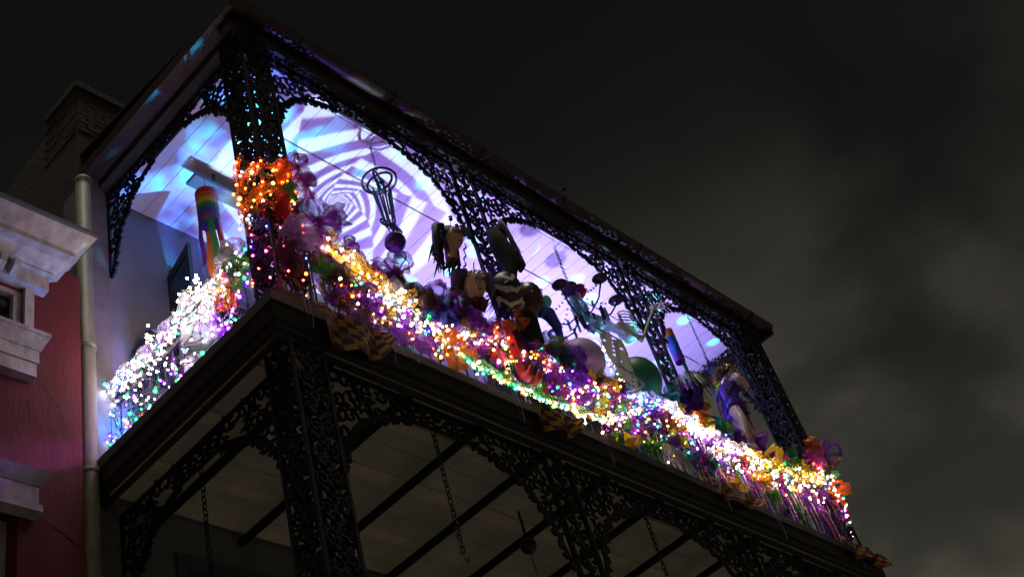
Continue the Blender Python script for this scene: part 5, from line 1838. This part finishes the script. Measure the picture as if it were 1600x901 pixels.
# gold sign on the rail
gs = thing('gold_sign', 'gold sign with brown letters KIN on the first bay rail', 'sign', (0.82, 0.02, 9.20))
gs.rotation_euler = (R(-4), R(2), R(4))
sg = MB()
sg.prism([(0, 0), (0.40, 0.0), (0.40, 0.25), (0.37, 0.30), (0.30, 0.33), (0, 0.33)], 0.02)
sg.build('plate', M['gold_sign'], gs)
bd_ = MB()
bd_.strip([(0.015, 0.17), (0.385, 0.17)], 0.008, 0.006)
bd_.strip([(0.02, 0.315), (0.29, 0.315), (0.36, 0.285), (0.385, 0.245), (0.385, 0.02)], 0.009, 0.006)
for i, v in enumerate(bd_.v): bd_.v[i] = (v[0], v[1] - 0.0135, v[2])
bd_.build('border', M['brown_ink'], gs)
cu = bpy.data.curves.new('letters', 'FONT')
cu.body = 'KIN'
cu.size = 0.17
cu.extrude = 0.003
cu.materials.append(M['brown_ink'])
to_ = bpy.data.objects.new('letters', cu)
col.objects.link(to_)
me_ = to_.to_mesh().copy()
bpy.data.objects.remove(to_)
me_.materials.clear(); me_.materials.append(M['brown_ink'])
put('letters', me_, gs, (0.13, -0.0145, 0.03), (PI / 2, 0, 0))

# frosted panel on the end railing
ap = thing('panel_sign', 'frosted panel in a thin dark frame wired to the end railing', 'sign', (LXa - 0.055, 1.02, 8.92), PI / 2)
MB().box(0, 0.50, -0.008, 0.008, 0, 0.66).build('panel', M['acrylic'], ap)
pf_ = MB().box(-0.015, 0.0, -0.012, 0.012, -0.015, 0.675).box(0.50, 0.515, -0.012, 0.012, -0.015, 0.675).box(0.0001, 0.4999, -0.012, 0.012, -0.015, -0.0001).box(0.0001, 0.4999, -0.012, 0.012, 0.6601, 0.675)
pf_.build('frame', M['dark_metal'], ap)
st_ = MB()
st_.strip([(0.08, 0.10), (0.42, 0.27)], 0.075, 0.004)
for i, v in enumerate(st_.v): st_.v[i] = (v[0], v[1] + 0.0105, v[2])
st_.build('stripe', M['slate'], ap)

# square lantern with a gazing ball
lt = thing('metal_lantern', 'square metal lantern topped by a mirrored ball by the house wall', 'lantern', (0.52, 2.33, 9.55))
for a, b in ((0, 0), (0.24, 0), (0, 0.24), (0.24, 0.24)):
    MB().box(a - 0.012, a + 0.012, b - 0.012, b + 0.012, 0, 0.62).build('upright', M['dark_metal'], lt)
for z in (0.0, 0.44, 0.60):
    f = MB().box(-0.014, 0.254, -0.014, 0.014, z, z + 0.025).box(-0.014, 0.254, 0.226, 0.254, z, z + 0.025).box(-0.0139, 0.0139, 0.0141, 0.2259, z, z + 0.025).box(0.2261, 0.2539, 0.0141, 0.2259, z, z + 0.025)
    f.build('frame', M['dark_metal'], lt)
MB().box(-0.02, 0.26, -0.02, 0.26, 0.6251, 0.64).build('top', M['dark_metal'], lt)
MB().box(0.02, 0.22, 0.02, 0.22, 0.03, 0.43).build('pane', M['glass'], lt)
MB().tube([(0.12, 0.12, 0.64), (0.12, 0.12, 0.70)], [0.05, 0.03], 10).build('ball_cup', M['dark_metal'], lt)
MB().ball((0.12, 0.12, 0.775), 0.085, 20, 14).build('ball', mat('mirror_ball', (0.5, 0.5, 0.5), 0.05, 1.0), lt, smooth=True)
MB().box(-0.03, 0.27, -0.03, 0.27, -0.95, -0.0001).build('pedestal', M['dark_wood'], lt)

# raffia hanging from the middle of the rail
rfa = thing('raffia_tassel', 'pale raffia tassel spilling over the floor edge past the middle bay', 'tassel', (5.2, -0.03, 8.86))
rm_ = MB()
rr_ = random.Random(17)
for i in range(70):
    a = rr_.uniform(-1.0, 1.0)
    L = rr_.uniform(0.2, 0.5)
    rm_.tube([(0, 0, 0.02), (L * 0.5 * math.sin(a) + 0.02, -0.05 + rr_.uniform(-.03, .03), -L * 0.25), (L * 0.8 * math.sin(a) + rr_.uniform(0, .12), -0.07 + rr_.uniform(-.03, .03), -L * 0.85)], [0.004, 0.0035, 0.002], 3)
rm_.build('strand', M['bone'], rfa)
MB().ball((0, 0, 0.02), 0.05, 8, 6).build('knot', M['tulle_s'], rfa, smooth=True)
